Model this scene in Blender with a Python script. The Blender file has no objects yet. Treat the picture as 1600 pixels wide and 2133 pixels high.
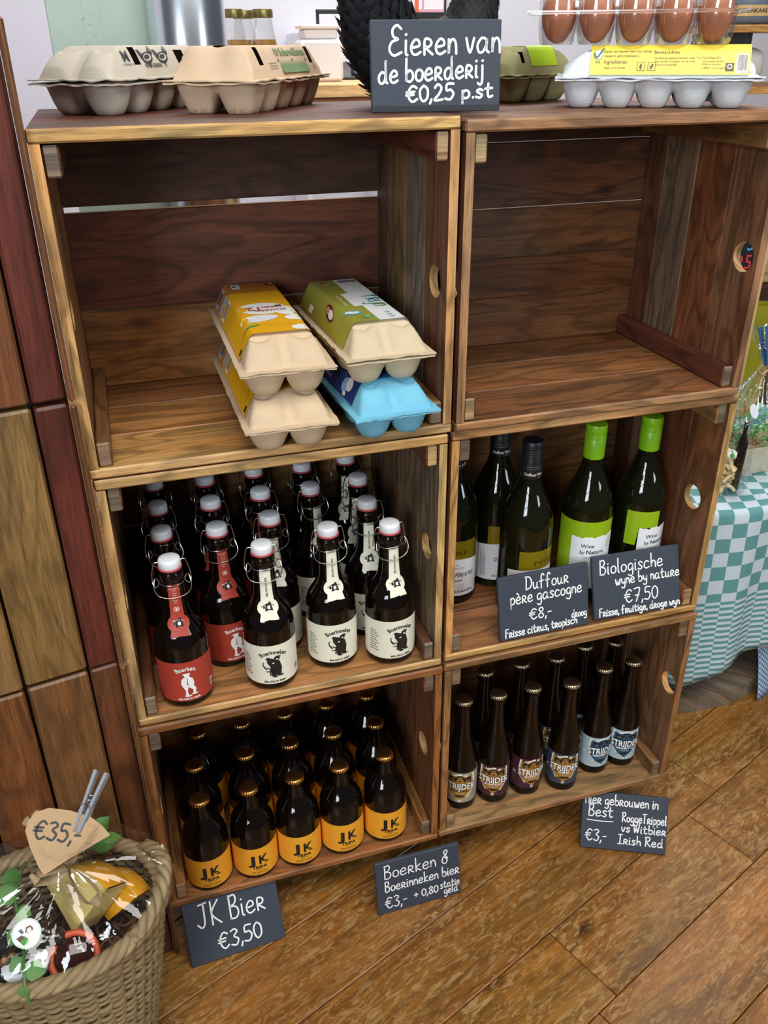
import bpy, bmesh, math, random
from mathutils import Vector, Matrix, Euler, noise
PI = math.pi
SC = bpy.context.scene
COL = SC.collection
# ------------------------------------------------------------------ camera
cam_d = bpy.data.cameras.new('camera'); cam = bpy.data.objects.new('camera', cam_d); COL.objects.link(cam)
YAW, PITCH, ROLL = math.radians(17.1156), math.radians(28.567), math.radians(-0.4564)
f_ = Vector((math.sin(YAW), math.cos(YAW), 0)); r_ = Vector((math.cos(YAW), -math.sin(YAW), 0)); u_ = Vector((0, 0, 1))
f2 = math.cos(PITCH)*f_ - math.sin(PITCH)*u_; u2 = math.sin(PITCH)*f_ + math.cos(PITCH)*u_
r3 = math.cos(ROLL)*r_ + math.sin(ROLL)*u2; u3 = -math.sin(ROLL)*r_ + math.cos(ROLL)*u2
M = Matrix((r3, u3, -f2)).transposed().to_4x4(); M.translation = Vector((0.06475, -0.97302, 1.3190))
cam.matrix_world = M
cam_d.sensor_fit = 'HORIZONTAL'; cam_d.sensor_width = 36.0; cam_d.lens = 1788.88/1600*36
cam_d.clip_start = 0.02
SC.camera = cam
# ------------------------------------------------------------------ light
W = bpy.data.worlds.new('world'); SC.world = W; W.use_nodes = True
W.node_tree.nodes['Background'].inputs[0].default_value = (0.86, 0.92, 1.0, 1)
W.node_tree.nodes['Background'].inputs[1].default_value = 0.11
def area(name, loc, target, sx, sy, power, color=(1, 1, 1)):
    l = bpy.data.lights.new(name, 'AREA'); l.shape = 'RECTANGLE'; l.size = sx; l.size_y = sy; l.energy = power; l.color = color
    o = bpy.data.objects.new(name, l); COL.objects.link(o); o.location = loc
    o.rotation_euler = (Vector(target)-Vector(loc)).to_track_quat('-Z', 'Y').to_euler()
    return o
area('ceiling_light', (0.6, -1.3, 3.0), (0.6, -0.6, 0), 2.2, 1.2, 74, (1.0, 0.97, 0.93))
area('ceiling_light', (1.2, 1.6, 3.0), (1.2, 1.8, 0), 2.4, 1.6, 75, (1.0, 0.98, 0.96))
for k in range(2):
    for q in range(2): area('window_light', (-1.75+0.62*k, -2.6+0.1*k, 1.5+.5*q), (0.35, 0.0, 0.7), 0.5, 0.42, 13, (0.86, 0.93, 1.0))
for q in range(2): area('window_light', (2.3, -2.1, 1.55+.5*q), (0.5, 0.1, 0.7), 0.6, 0.42, 11, (0.86, 0.93, 1.0))
SC.view_settings.view_transform = 'Standard'; SC.view_settings.look = 'None'
SC.view_settings.exposure = 0.0; SC.view_settings.gamma = 1.0; SC.view_settings.use_curve_mapping = False
SC.cycles.max_bounces = 8; SC.cycles.transparent_max_bounces = 16
SC.cycles.caustics_reflective = False; SC.cycles.caustics_refractive = False
SC.cycles.use_denoising = True
# ------------------------------------------------------------------ helpers
def srgb(h):
    h = h.lstrip('#'); c = [int(h[i:i+2], 16)/255 for i in (0, 2, 4)]
    return tuple(x/12.92 if x <= 0.04045 else ((x+0.055)/1.055)**2.4 for x in c)
class MB:
    def __init__(s): s.v = []; s.f = []; s.m = []; s.uv = []; s.t = []
    def add(s, vs, fs, mat=0, tone=(1, 1, 1), uvs=None):
        b = len(s.v); s.v.extend([tuple(v) for v in vs])
        for i, f in enumerate(fs):
            s.f.append([b+k for k in f]); s.m.append(mat)
            s.t.append(tone[i] if isinstance(tone, list) else tone)
            s.uv.append(uvs[i] if uvs else [(vs[k][0], vs[k][1]) for k in f])
        return s
    def xform(s, M):
        s.v = [tuple(M @ Vector(v)) for v in s.v]; return s
    def join(s, o, M=None, mat=None):
        b = len(s.v); s.v.extend([tuple(M @ Vector(v)) for v in o.v] if M else o.v)
        s.f.extend([[b+k for k in f] for f in o.f]); s.m.extend(o.m if mat is None else [mat]*len(o.f)); s.uv.extend(o.uv); s.t.extend(o.t); return s
    def build(s, name, mats, parent=None, smooth=35, recalc=True, loc=None):
        me = bpy.data.meshes.new(name); me.from_pydata(s.v, [], s.f)
        mats = mats if isinstance(mats, (list, tuple)) else [mats]
        for m in mats: me.materials.append(m)
        me.uv_layers.new(name='UVMap'); me.color_attributes.new('tone', 'FLOAT_COLOR', 'CORNER')
        uvf = []; cf = []
        for p, uv, t in zip(me.polygons, s.uv, s.t):
            for k in range(p.loop_total):
                uvf.extend(uv[k] if k < len(uv) else uv[0]); cf.extend((t[0], t[1], t[2], 1))
        me.uv_layers['UVMap'].data.foreach_set('uv', uvf); me.color_attributes['tone'].data.foreach_set('color', cf)
        me.polygons.foreach_set('material_index', s.m)
        if recalc:
            bm = bmesh.new(); bm.from_mesh(me); bmesh.ops.recalc_face_normals(bm, faces=bm.faces); bm.to_mesh(me); bm.free()
        if smooth:
            me.polygons.foreach_set('use_smooth', [True]*len(me.polygons)); me.set_sharp_from_angle(angle=math.radians(smooth))
        o = bpy.data.objects.new(name, me); COL.objects.link(o)
        if parent: o.parent = parent
        if loc: o.location = loc
        return o
def thing(name, label, cat, loc=(0, 0, 0), rz=0, group=None, rot=None):
    o = bpy.data.objects.new(name, None); COL.objects.link(o); o.empty_display_size = 0.03
    o.location = loc; o.rotation_euler = rot if rot else (0, 0, rz)
    return tag(o, label, cat, group)
def tag(o, label, cat, group=None):
    o['label'] = label; o['category'] = cat
    if group: o['group'] = group
    return o
def struct(o): o['kind'] = 'structure'; return o
def dup(root, loc, rz=0, label=None, group=None, rot=None):
    r = root.copy(); COL.objects.link(r); r.location = loc; r.rotation_euler = rot if rot else (0, 0, rz)
    if label: r['label'] = label
    if group: r['group'] = group
    for ch in list(root.children):
        c = ch.copy(); COL.objects.link(c); c.parent = r
        for g in list(ch.children):
            d = g.copy(); COL.objects.link(d); d.parent = c
    return r
def cbox(lo, hi, c=0.001):
    lo = list(lo); hi = list(hi); c = min(c, *[(hi[i]-lo[i])*0.45 for i in range(3)])
    V = []; idx = {}
    for sx in (0, 1):
        for sy in (0, 1):
            for sz in (0, 1):
                s = (sx, sy, sz); P = [hi[i] if s[i] else lo[i] for i in range(3)]
                for a in range(3):
                    Q = [P[i] + (0 if i == a else (-c if s[i] else c)) for i in range(3)]
                    idx[(s, a)] = len(V); V.append(Q)
    F = []; N = []
    for a in range(3):
        b, d = [(1, 2), (2, 0), (0, 1)][a]
        for sg in (0, 1):
            q = []
            for (p, r) in ((0, 0), (1, 0), (1, 1), (0, 1)):
                s = [0, 0, 0]; s[a] = sg; s[b] = p; s[d] = r; q.append(idx[(tuple(s), a)])
            F.append(q if sg else q[::-1]); N.append((a, sg))
        for p in (0, 1):
            for r in (0, 1):
                s0 = [0, 0, 0]; s0[b] = p; s0[d] = r; s1 = list(s0); s1[a] = 1
                s0 = tuple(s0); s1 = tuple(s1)
                F.append([idx[(s0, b)], idx[(s1, b)], idx[(s1, d)], idx[(s0, d)]]); N.append((b, p))
    for sx in (0, 1):
        for sy in (0, 1):
            for sz in (0, 1):
                s = (sx, sy, sz); F.append([idx[(s, 0)], idx[(s, 1)], idx[(s, 2)]]); N.append((0, sx))
    return V, F, N
def vary(c, rng, a=0.18):
    k = 1+rng.uniform(-a, a); return (c[0]*k, c[1]*k*(1+rng.uniform(-.05, .05)), c[2]*k*(1+rng.uniform(-.08, .08)))
def plank_uv(V, F, N, L, off):
    out = []
    for f, (a, sg) in zip(F, N):
        if a == L:
            b, d = [i for i in range(3) if i != L]; out.append([(V[k][b]*.25+off[0], V[k][d]+off[1]) for k in f])
        else:
            d = [i for i in range(3) if i != L and i != a][0]
            out.append([(V[k][L]+off[0], V[k][d]+off[1]+a*.37+sg*.11) for k in f])
    return out
def plank(mb, lo, hi, L, tone, rng, edge=None, c=0.0012, mat=0):
    """one board with its grain along axis L; edge = {(axis,side): tone} for cut edges of another colour"""
    V, F, N = cbox(lo, hi, c); off = (rng.uniform(0, 30), rng.uniform(0, 30))
    T = [(edge or {}).get(n, tone) for n in N]
    mb.add(V, F, mat, T, plank_uv(V, F, N, L, off))
def box(mb, lo, hi, c=0.001, mat=0, tone=(1, 1, 1)):
    V, F, N = cbox(lo, hi, c); mb.add(V, F, mat, tone); return mb
def lathe(mb, prof, n=32, mat=0, cx=0, cy=0, mod=None, caps=True):
    V = []; F = []
    for i, (r, z) in enumerate(prof):
        for k in range(n):
            a = 2*PI*k/n; rr = r*(mod(a, i) if mod else 1)
            V.append((cx+rr*math.sin(a), cy-rr*math.cos(a), z))
    for i in range(len(prof)-1):
        for k in range(n):
            F.append([i*n+k, i*n+(k+1) % n, (i+1)*n+(k+1) % n, (i+1)*n+k])
    if caps: F.append(list(range(n))[::-1]); F.append([(len(prof)-1)*n+k for k in range(n)])
    mb.add(V, F, mat, uvs=[[(V[k][0]*3+V[k][1]*2, V[k][2]) for k in f] for f in F]); return mb
def smoothpts(P, n=6, closed=False):
    P = [Vector(p) for p in P]; out = []; m = len(P)
    rng_ = range(m if closed else m-1)
    for i in rng_:
        if closed: p0, p1, p2, p3 = P[(i-1) % m], P[i], P[(i+1) % m], P[(i+2) % m]
        else: p0, p1, p2, p3 = P[max(i-1, 0)], P[i], P[i+1], P[min(i+2, m-1)]
        for k in range(n):
            t = k/n
            out.append(0.5*((2*p1)+(-p0+p2)*t+(2*p0-5*p1+4*p2-p3)*t*t+(-p0+3*p1-3*p2+p3)*t**3))
    if not closed: out.append(P[-1])
    return out
def tube(mb, P, r, n=8, mat=0, closed=False, caps=True, tone=(1, 1, 1)):
    P = [Vector(p) for p in P]; m = len(P); V = []; F = []
    up = None
    for i in range(m):
        if closed: t = P[(i+1) % m]-P[(i-1) % m]
        else: t = P[min(i+1, m-1)]-P[max(i-1, 0)]
        if t.length < 1e-9: t = Vector((0, 0, 1))
        t.normalize()
        if up is None: up = Vector((0, 0, 1)) if abs(t.z) < 0.9 else Vector((1, 0, 0))
        a = t.cross(up)
        if a.length < 1e-5: a = t.cross(Vector((1, .3, .1)))
        a.normalize(); b = a.cross(t).normalized(); up = b
        rr = r(i/(m-1 if m > 1 else 1)) if callable(r) else r
        for k in range(n):
            g = 2*PI*k/n; V.append(P[i]+(a*math.cos(g)+b*math.sin(g))*rr)
    for i in range(m if closed else m-1):
        j = (i+1) % m
        for k in range(n): F.append([i*n+k, i*n+(k+1) % n, j*n+(k+1) % n, j*n+k])
    if caps and not closed: F.append(list(range(n))[::-1]); F.append([(m-1)*n+k for k in range(n)])
    mb.add(V, F, mat, tone, uvs=[[(V[k].x*2+V[k].y*2, V[k].z*2) for k in f] for f in F]); return mb
# ------------------------------------------------------------------ materials
def mat_new(name):
    m = bpy.data.materials.new(name); m.use_nodes = True; nt = m.node_tree
    return m, nt, nt.nodes['Principled BSDF'], nt.links.new
def simple(name, col, rough=0.5, metal=0.0, spec=0.5, coat=0.0, bump=0.0, bscale=200, var=0.0, trans=0.0):
    m, nt, b, L = mat_new(name)
    b.inputs['Base Color'].default_value = (*col, 1); b.inputs['Roughness'].default_value = rough; b.inputs['Metallic'].default_value = metal
    b.inputs['Specular IOR Level'].default_value = spec; b.inputs['Coat Weight'].default_value = coat
    b.inputs['Transmission Weight'].default_value = trans
    if bump or var:
        tc = nt.nodes.new('ShaderNodeTexCoord'); n = nt.nodes.new('ShaderNodeTexNoise'); n.inputs['Scale'].default_value = bscale; n.inputs['Detail'].default_value = 4
        L(tc.outputs['Object'], n.inputs['Vector'])
        if bump:
            bp = nt.nodes.new('ShaderNodeBump'); bp.inputs['Strength'].default_value = bump; bp.inputs['Distance'].default_value = 0.002
            L(n.outputs['Fac'], bp.inputs['Height']); L(bp.outputs['Normal'], b.inputs['Normal'])
        if var:
            mx = nt.nodes.new('ShaderNodeMix'); mx.data_type = 'RGBA'
            mx.inputs[6].default_value = (*[c*(1-var) for c in col], 1); mx.inputs[7].default_value = (*[min(1, c*(1+var)) for c in col], 1)
            L(n.outputs['Fac'], mx.inputs[0]); L(mx.outputs[2], b.inputs['Base Color'])
    return m
def mathn(nt, op, a, b=None, clamp=False):
    n = nt.nodes.new('ShaderNodeMath'); n.operation = op; n.use_clamp = clamp
    for i, x in enumerate((a, b)):
        if x is None: continue
        if isinstance(x, (int, float)): n.inputs[i].default_value = x
        else: nt.links.new(x, n.inputs[i])
    return n.outputs[0]
def ramp(nt, x, lo, hi, a, b):
    n = nt.nodes.new('ShaderNodeMapRange'); n.clamp = True
    for i, v in enumerate((None, lo, hi, a, b)):
        if v is not None: n.inputs[i].default_value = v
    nt.links.new(x, n.inputs[0]); return n.outputs[0]
def noise_n(nt, vec, scale, detail=4, dist=0.0, rough=0.55):
    n = nt.nodes.new('ShaderNodeTexNoise'); n.inputs['Scale'].default_value = scale; n.inputs['Detail'].default_value = detail
    n.inputs['Distortion'].default_value = dist; n.inputs['Roughness'].default_value = rough
    nt.links.new(vec, n.inputs['Vector']); return n.outputs['Fac']
def mapping(nt, vec, sc):
    n = nt.nodes.new('ShaderNodeMapping'); n.inputs['Scale'].default_value = sc; nt.links.new(vec, n.inputs['Vector']); return n.outputs[0]
def wood_mat(name, worn=0.0, rough=0.55, figure=0.55, knots=True, worncol=(0.47, 0.285, 0.11), coat=0.0):
    m, nt, b, L = mat_new(name)
    uv = nt.nodes.new('ShaderNodeUVMap'); uv.uv_map = 'UVMap'; uv = uv.outputs[0]
    at = nt.nodes.new('ShaderNodeAttribute'); at.attribute_name = 'tone'
    g1 = noise_n(nt, mapping(nt, uv, (5, 110, 1)), 1.0, 5, 0.4)
    big = noise_n(nt, mapping(nt, uv, (3.2, 15, 1)), 1.0, 2, 0.9, 0.45)
    rings = mathn(nt, 'SINE', mathn(nt, 'MULTIPLY', big, 34.0))
    rings = ramp(nt, rings, -1.0, 0.1, 1-figure*.72, 1.06)
    patch = ramp(nt, noise_n(nt, mapping(nt, uv, (3, 9, 1)), 1.0, 3, 0.5), 0.3, 0.7, 0.72, 1.22)
    pores = ramp(nt, noise_n(nt, mapping(nt, uv, (28, 620, 1)), 1.0, 2), 0.36, 0.5, 0.66, 1.0)
    k = mathn(nt, 'MULTIPLY', mathn(nt, 'MULTIPLY', ramp(nt, g1, 0.3, 0.7, 0.70, 1.22), rings), mathn(nt, 'MULTIPLY', patch, pores))
    if knots:
        vo = nt.nodes.new('ShaderNodeTexVoronoi'); vo.inputs['Scale'].default_value = 1.0
        L(mapping(nt, uv, (5.5, 13, 1)), vo.inputs['Vector'])
        sep = nt.nodes.new('ShaderNodeSeparateColor'); L(vo.outputs['Color'], sep.inputs[0])
        dd = mathn(nt, 'ADD', vo.outputs['Distance'], mathn(nt, 'MULTIPLY', mathn(nt, 'LESS_THAN', sep.outputs[0], 0.82), 5.0))
        k = mathn(nt, 'MULTIPLY', k, ramp(nt, dd, 0.06, 0.17, 0.28, 1.0))
    mx = nt.nodes.new('ShaderNodeVectorMath'); mx.operation = 'SCALE'; tn = nt.nodes.new('ShaderNodeMix'); tn.data_type = 'RGBA'; L(ramp(nt, noise_n(nt, mapping(nt, uv, (2.2, 13, 1)), 1.0, 3, 0.7), .36, .64, 0, 1), tn.inputs[0]); tn.inputs[6].default_value = (1.30, 1.13, 0.96, 1); tn.inputs[7].default_value = (1.14, 1.22, 1.27, 1)
    tm = nt.nodes.new('ShaderNodeVectorMath'); tm.operation = 'MULTIPLY'; L(at.outputs['Color'], tm.inputs[0]); L(tn.outputs[2], tm.inputs[1]); L(tm.outputs[0], mx.inputs[0]); L(k, mx.inputs['Scale'])
    col = mx.outputs[0]
    if worn:
        w = ramp(nt, noise_n(nt, mapping(nt, uv, (30, 95, 1)), 1.0, 8, 1.4, 0.72), 0.50, 0.57, 0, 1)
        area_ = ramp(nt, noise_n(nt, mapping(nt, uv, (3, 6, 1)), 1.0, 3, 0.3), 0.30, 0.58, 0.25, 1)
        fac = mathn(nt, 'MULTIPLY', mathn(nt, 'MULTIPLY', w, area_), worn)
        c2 = nt.nodes.new('ShaderNodeMix'); c2.data_type = 'RGBA'; L(fac, c2.inputs[0]); L(col, c2.inputs[6])
        wc = nt.nodes.new('ShaderNodeVectorMath'); wc.operation = 'SCALE'; wc.inputs[0].default_value = worncol; L(ramp(nt, g1, 0.3, 0.7, 0.72, 1.2), wc.inputs['Scale'])
        L(wc.outputs[0], c2.inputs[7]); col = c2.outputs[2]
        L(mathn(nt, 'ADD', mathn(nt, 'MULTIPLY', fac, 0.25), rough), b.inputs['Roughness'])
    else: b.inputs['Roughness'].default_value = rough
    L(col, b.inputs['Base Color']); b.inputs['Coat Weight'].default_value = coat; b.inputs['Coat Roughness'].default_value = 0.25
    bp = nt.nodes.new('ShaderNodeBump'); bp.inputs['Strength'].default_value = 0.35; bp.inputs['Distance'].default_value = 0.0012
    L(mathn(nt, 'MULTIPLY', g1, rings), bp.inputs['Height']); L(bp.outputs['Normal'], b.inputs['Normal'])
    return m
WOOD = wood_mat('crate_wood'); WALLWOOD = wood_mat('wall_plank_wood', figure=0.35, rough=0.45); FLOORWOOD = wood_mat('floor_wood', worn=0.62, rough=0.36, figure=0.3)
def film_mat(name, col=(1, 1, 1), gloss=0.3, rough=0.06, tint=(1, 1, 1), bump=0.0, bscale=30):
    m, nt, b, L = mat_new(name); nt.nodes.remove(b)
    out = nt.nodes['Material Output']; tr = nt.nodes.new('ShaderNodeBsdfTransparent'); gl = nt.nodes.new('ShaderNodeBsdfGlossy'); mx = nt.nodes.new('ShaderNodeMixShader')
    tr.inputs[0].default_value = (*tint, 1); gl.inputs[0].default_value = (*col, 1); gl.inputs[1].default_value = rough
    lw = nt.nodes.new('ShaderNodeLayerWeight'); lw.inputs[0].default_value = 0.35
    L(ramp(nt, lw.outputs['Facing'], 0.0, 1.0, gloss*.35, min(1, gloss*2.2)), mx.inputs[0])
    if bump:
        tc = nt.nodes.new('ShaderNodeTexCoord'); bp = nt.nodes.new('ShaderNodeBump'); bp.inputs['Strength'].default_value = bump; bp.inputs['Distance'].default_value = 0.01
        L(noise_n(nt, tc.outputs['Object'], bscale, 3, 0.6), bp.inputs['Height']); L(bp.outputs['Normal'], gl.inputs['Normal']); L(bp.outputs['Normal'], lw.inputs['Normal'])
    L(tr.outputs[0], mx.inputs[1]); L(gl.outputs[0], mx.inputs[2]); L(mx.outputs[0], out.inputs[0]); return m
FILM = film_mat('cellophane', gloss=0.13, rough=0.05, bump=0.25, bscale=22)
CLEAR = film_mat('clear_plastic', gloss=0.3, rough=0.08, tint=(0.97, 0.98, 0.98))
SLATE = simple('slate_board', srgb('#353d49'), 0.62, bump=0.12, bscale=300, var=0.12)
DARK_STRIP = simple('dark_strip', srgb('#20242b'), 0.6)
CHALK = simple('chalk_ink', (0.86, 0.86, 0.86), 0.6)
BROWNGLASS = simple('brown_glass', (0.0035, 0.0018, 0.0012), 0.04, spec=0.42)
AMBERGLASS = simple('amber_glass', (0.0045, 0.002, 0.0011), 0.06, spec=0.36)
OLIVEGLASS = simple('olive_glass', (0.006, 0.0065, 0.0018), 0.04, spec=0.45)
GOLDCAP = simple('gold_cap_metal', (0.62, 0.33, 0.09), 0.28, 1.0)
PALECAP = simple('pale_gold_cap_metal', (0.50, 0.43, 0.28), 0.3, 1.0)
STEEL = simple('steel_wire_metal', (0.55, 0.53, 0.5), 0.3, 1.0)
PORC = simple('white_stopper', (0.72, 0.74, 0.76), 0.35)
GASKET = simple('red_gasket', srgb('#b04a50'), 0.5)
def paper(name, h, rough=0.5, var=0.04): return simple(name, srgb(h), rough, var=var, bscale=40)
INK = simple('black_ink', (0.012, 0.011, 0.010), 0.5); WHITEP = paper('white_print', '#e9e9e6'); 
# ------------------------------------------------------------------ lettering
_tc = {}
def text2d(s, size=1.0, bold=0.0, xs=1.0, space=1.0):
    key = (s, bold, space)
    if key not in _tc:
        cu = bpy.data.curves.new('t', 'FONT'); cu.body = s; cu.align_x = 'CENTER'; cu.offset = bold; cu.resolution_u = 2; cu.space_character = space
        ob = bpy.data.objects.new('t', cu); COL.objects.link(ob); dg = bpy.context.evaluated_depsgraph_get(); dg.update()
        me = bpy.data.meshes.new_from_object(ob.evaluated_get(dg))
        _tc[key] = ([tuple(v.co[:2]) for v in me.vertices], [list(p.vertices) for p in me.polygons])
        bpy.data.objects.remove(ob); bpy.data.curves.remove(cu); bpy.data.meshes.remove(me)
    V, F = _tc[key]
    return [(x*size*xs, y*size) for x, y in V], F
def width2d(V): return max(v[0] for v in V)-min(v[0] for v in V)
GL = {'a': "45,44 25,50 6,28 12,3 30,4 45,28 46,48 45,12 56,1", 'b': "10,98 8,50 8,3 9,32 26,48 43,36 44,14 28,0 10,6", 'c': "42,42 25,50 8,36 7,12 22,0 44,8",
 'd': "42,40 25,48 8,32 9,8 25,0 42,22 45,98 45,14 54,0", 'e': "8,24 40,30 38,47 22,50 6,30 9,8 25,0 46,9", 'f': "46,88 33,100 21,84 19,40 18,-4|2,48 38,51",
 'g': "42,42 25,50 8,34 11,9 27,5 42,24 44,46 42,-18 26,-36 6,-26", 'h': "8,98 8,50 8,0 11,28 26,46 38,36 41,0", 'i': "10,48 9,6 17,0|10,68 12,69",
 'j': "18,48 18,-16 8,-34 -6,-26|18,68 20,69", 'k': "8,98 8,0|38,50 10,24 42,0", 'l': "10,98 9,12 18,0", 'm': "6,48 6,0 8,32 19,47 27,34 27,0 29,32 40,47 49,34 50,0",
 'n': "6,48 6,0 9,32 23,49 36,36 39,0", 'o': "26,50 9,38 8,11 25,0 42,12 43,38 26,50", 'p': "8,48 8,-36 9,32 25,50 42,36 40,12 24,2 9,9",
 'r': "7,0 9,49 30,50 38,38 28,26 12,24 42,0", 's': "38,44 22,52 9,40 22,27 36,14 24,0 5,6", 't': "20,82 18,18 27,0 42,7|4,52 40,55", 'u': "6,48 9,12 22,0 36,16 41,48 40,10 50,1",
 'v': "4,50 20,1 38,50", 'w': "4,48 12,5 22,3 29,34 35,5 46,5 54,50", 'y': "6,48 10,18 24,8 40,24 43,48 40,-18 26,-36 6,-28",
 'B': "13,98 10,0|10,92 38,98 46,78 34,58 14,53 44,45 52,22 38,1 9,1", 'D': "14,98 10,0|4,96 40,92 60,60 50,18 8,1", 'E': "54,88 36,100 17,86 20,63 40,54 13,45 2,20 20,0 54,10",
 'F': "12,98 10,0|10,96 48,100|12,54 42,57", 'H': "8,98 8,0|44,98 44,0|8,52 44,52", 'I': "4,98 40,100|22,98 20,1|2,0 42,2", 'J': "18,96 56,100|42,98 38,20 22,0 2,16",
 'K': "12,98 10,0|50,98 12,48 54,0", 'R': "12,98 10,0|3,94 38,98 50,76 36,56 14,50 54,0", 'T': "2,97 52,100|27,98 25,0", 'V': "4,98 23,0 46,100", 'W': "2,98 14,2 28,62 42,2 58,100",
 '0': "25,96 6,70 7,25 23,0 43,22 44,72 25,96", '2': "8,78 24,98 42,76 30,40 6,2 48,4", '3': "8,90 28,98 42,80 22,56 44,34 30,2 4,10", '5': "46,96 14,96 11,58 32,60 46,34 30,2 4,8",
 '7': "6,96 48,96 20,0|14,46 42,48", '8': "30,52 10,76 26,98 42,78 26,52 6,26 22,0 44,20 26,52", '€': "52,84 32,97 13,72 11,28 30,1 54,16|0,60 40,62|-2,42 36,44", ',': "10,8 3,-16",
 '-': "6,42 30,44", '.': "10,3 12,5", '+': "4,42 40,44|22,64 22,22", '&': "50,36 30,66 24,88 38,100 48,86 34,62 12,40 12,10 32,0 44,18 36,40 16,52", 'è': "8,24 40,30 38,47 22,50 6,30 9,8 25,0 46,9|14,80 30,66",
 ';': "12,44 14,46|12,8 5,-16", ' ': ""}
def hand(s):
    out = []; x = 0
    for ch in s:
        g = GL.get(ch, ""); mxx = 0
        for st in [q for q in g.split('|') if q]:
            P = [tuple(float(n)/100 for n in p.split(',')) for p in st.split()]
            mxx = max(mxx, max(p[0] for p in P)); out.append([(x+p[0], p[1]) for p in P])
        x += (mxx+0.10) if g else 0.30
    return out, x-0.1
def stroke(mb, P, w, place, mat):
    """a flat pen stroke with rounded ends; place maps (x, y) to 3D"""
    Q = [Vector((p[0], p[1], 0)) for p in P]; Q = smoothpts(Q, 5) if len(Q) > 2 else Q
    Q2 = [Q[0]]
    for q in Q[1:]:
        if (q-Q2[-1]).length > w*0.15: Q2.append(q)
    if len(Q2) < 2: Q2.append(Q2[0]+Vector((w*.3, 0, 0)))
    V = []; F = []; m = len(Q2)
    for i in range(m):
        t = Q2[min(i+1, m-1)]-Q2[max(i-1, 0)]; t.normalize(); nn = Vector((-t.y, t.x, 0))*w/2
        V += [place(*(Q2[i]-nn)[:2]), place(*(Q2[i]+nn)[:2])]
    F = [[2*i, 2*i+2, 2*i+3, 2*i+1] for i in range(m-1)]
    for e, d in ((0, -1), (m-1, 1)):
        t = (Q2[min(e+1, m-1)]-Q2[max(e-1, 0)]).normalized()*d; c = Q2[e]; b = len(V); nn = Vector((-t.y, t.x, 0))
        for k in range(7):
            a = -PI/2+PI*k/6; V.append(place(*(c+(t*math.cos(a)+nn*math.sin(a))*w/2)[:2]))
        F.append(list(range(b, b+7)))
    mb.add(V, F, mat)
def write(mb, s, x0, x1, y, h, w, place, mat, slope=0.0, squash=None):
    """handwriting from x0 to x1 on baseline y, letter height h"""
    st, wd = hand(s); sx = (x1-x0)/wd
    for P in st: stroke(mb, [(x0+p[0]*sx, y+p[1]*h+slope*(p[0]*sx)) for p in P], w, place, mat)
# ------------------------------------------------------------------ the setting
rng = random.Random(3)
ORANGEFLOOR = srgb('#805522')
def floor():
    mb = MB(); a = math.radians(21.5); ca, sa = math.cos(a), math.sin(a)
    for k in range(-9, 24):
        v0 = -0.371+0.14*k; u = -1.2-rng.uniform(0, .7)
        cuts = [u]
        if k == -1: cuts = [-1.3, -0.55, 0.4997, 0.9, 2.2, 4.0]
        else:
            while cuts[-1] < 4.2: cuts.append(cuts[-1]+rng.uniform(0.9, 1.7))
        for u0, u1 in zip(cuts, cuts[1:]):
            t = vary(ORANGEFLOOR, rng, 0.12)
            V, F, N = cbox((u0+.0006, v0+.0008, -0.02), (u1-.0006, v0+.1392, 0), 0.0016)
            off = (rng.uniform(0, 30), rng.uniform(0, 30))
            mb.add([(x*ca-y*sa, x*sa+y*ca, z) for x, y, z in V], F, 0, t, plank_uv(V, F, N, 0, off))
    box(mb, (-2.4, -2.2, -0.04), (4.5, 4.6, -0.012), 0.001, 1)
    return struct(mb.build('floor', [FLOORWOOD, simple('floor_gap', (0.03, 0.015, 0.006), 0.8)]))
floor()
WALLP = simple('lavender_wall_paint', srgb('#d3d2dc'), 0.7, bump=0.05, bscale=60, var=0.02)
mb = MB(); box(mb, (-2.2, 2.9, 0), (4.6, 3.0, 3.2)); struct(mb.build('wall_back', WALLP))
mb = MB(); box(mb, (-0.62, 0.36, 0), (-0.56, 2.9, 3.2)); struct(mb.build('wall_far_left', WALLP))
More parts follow.
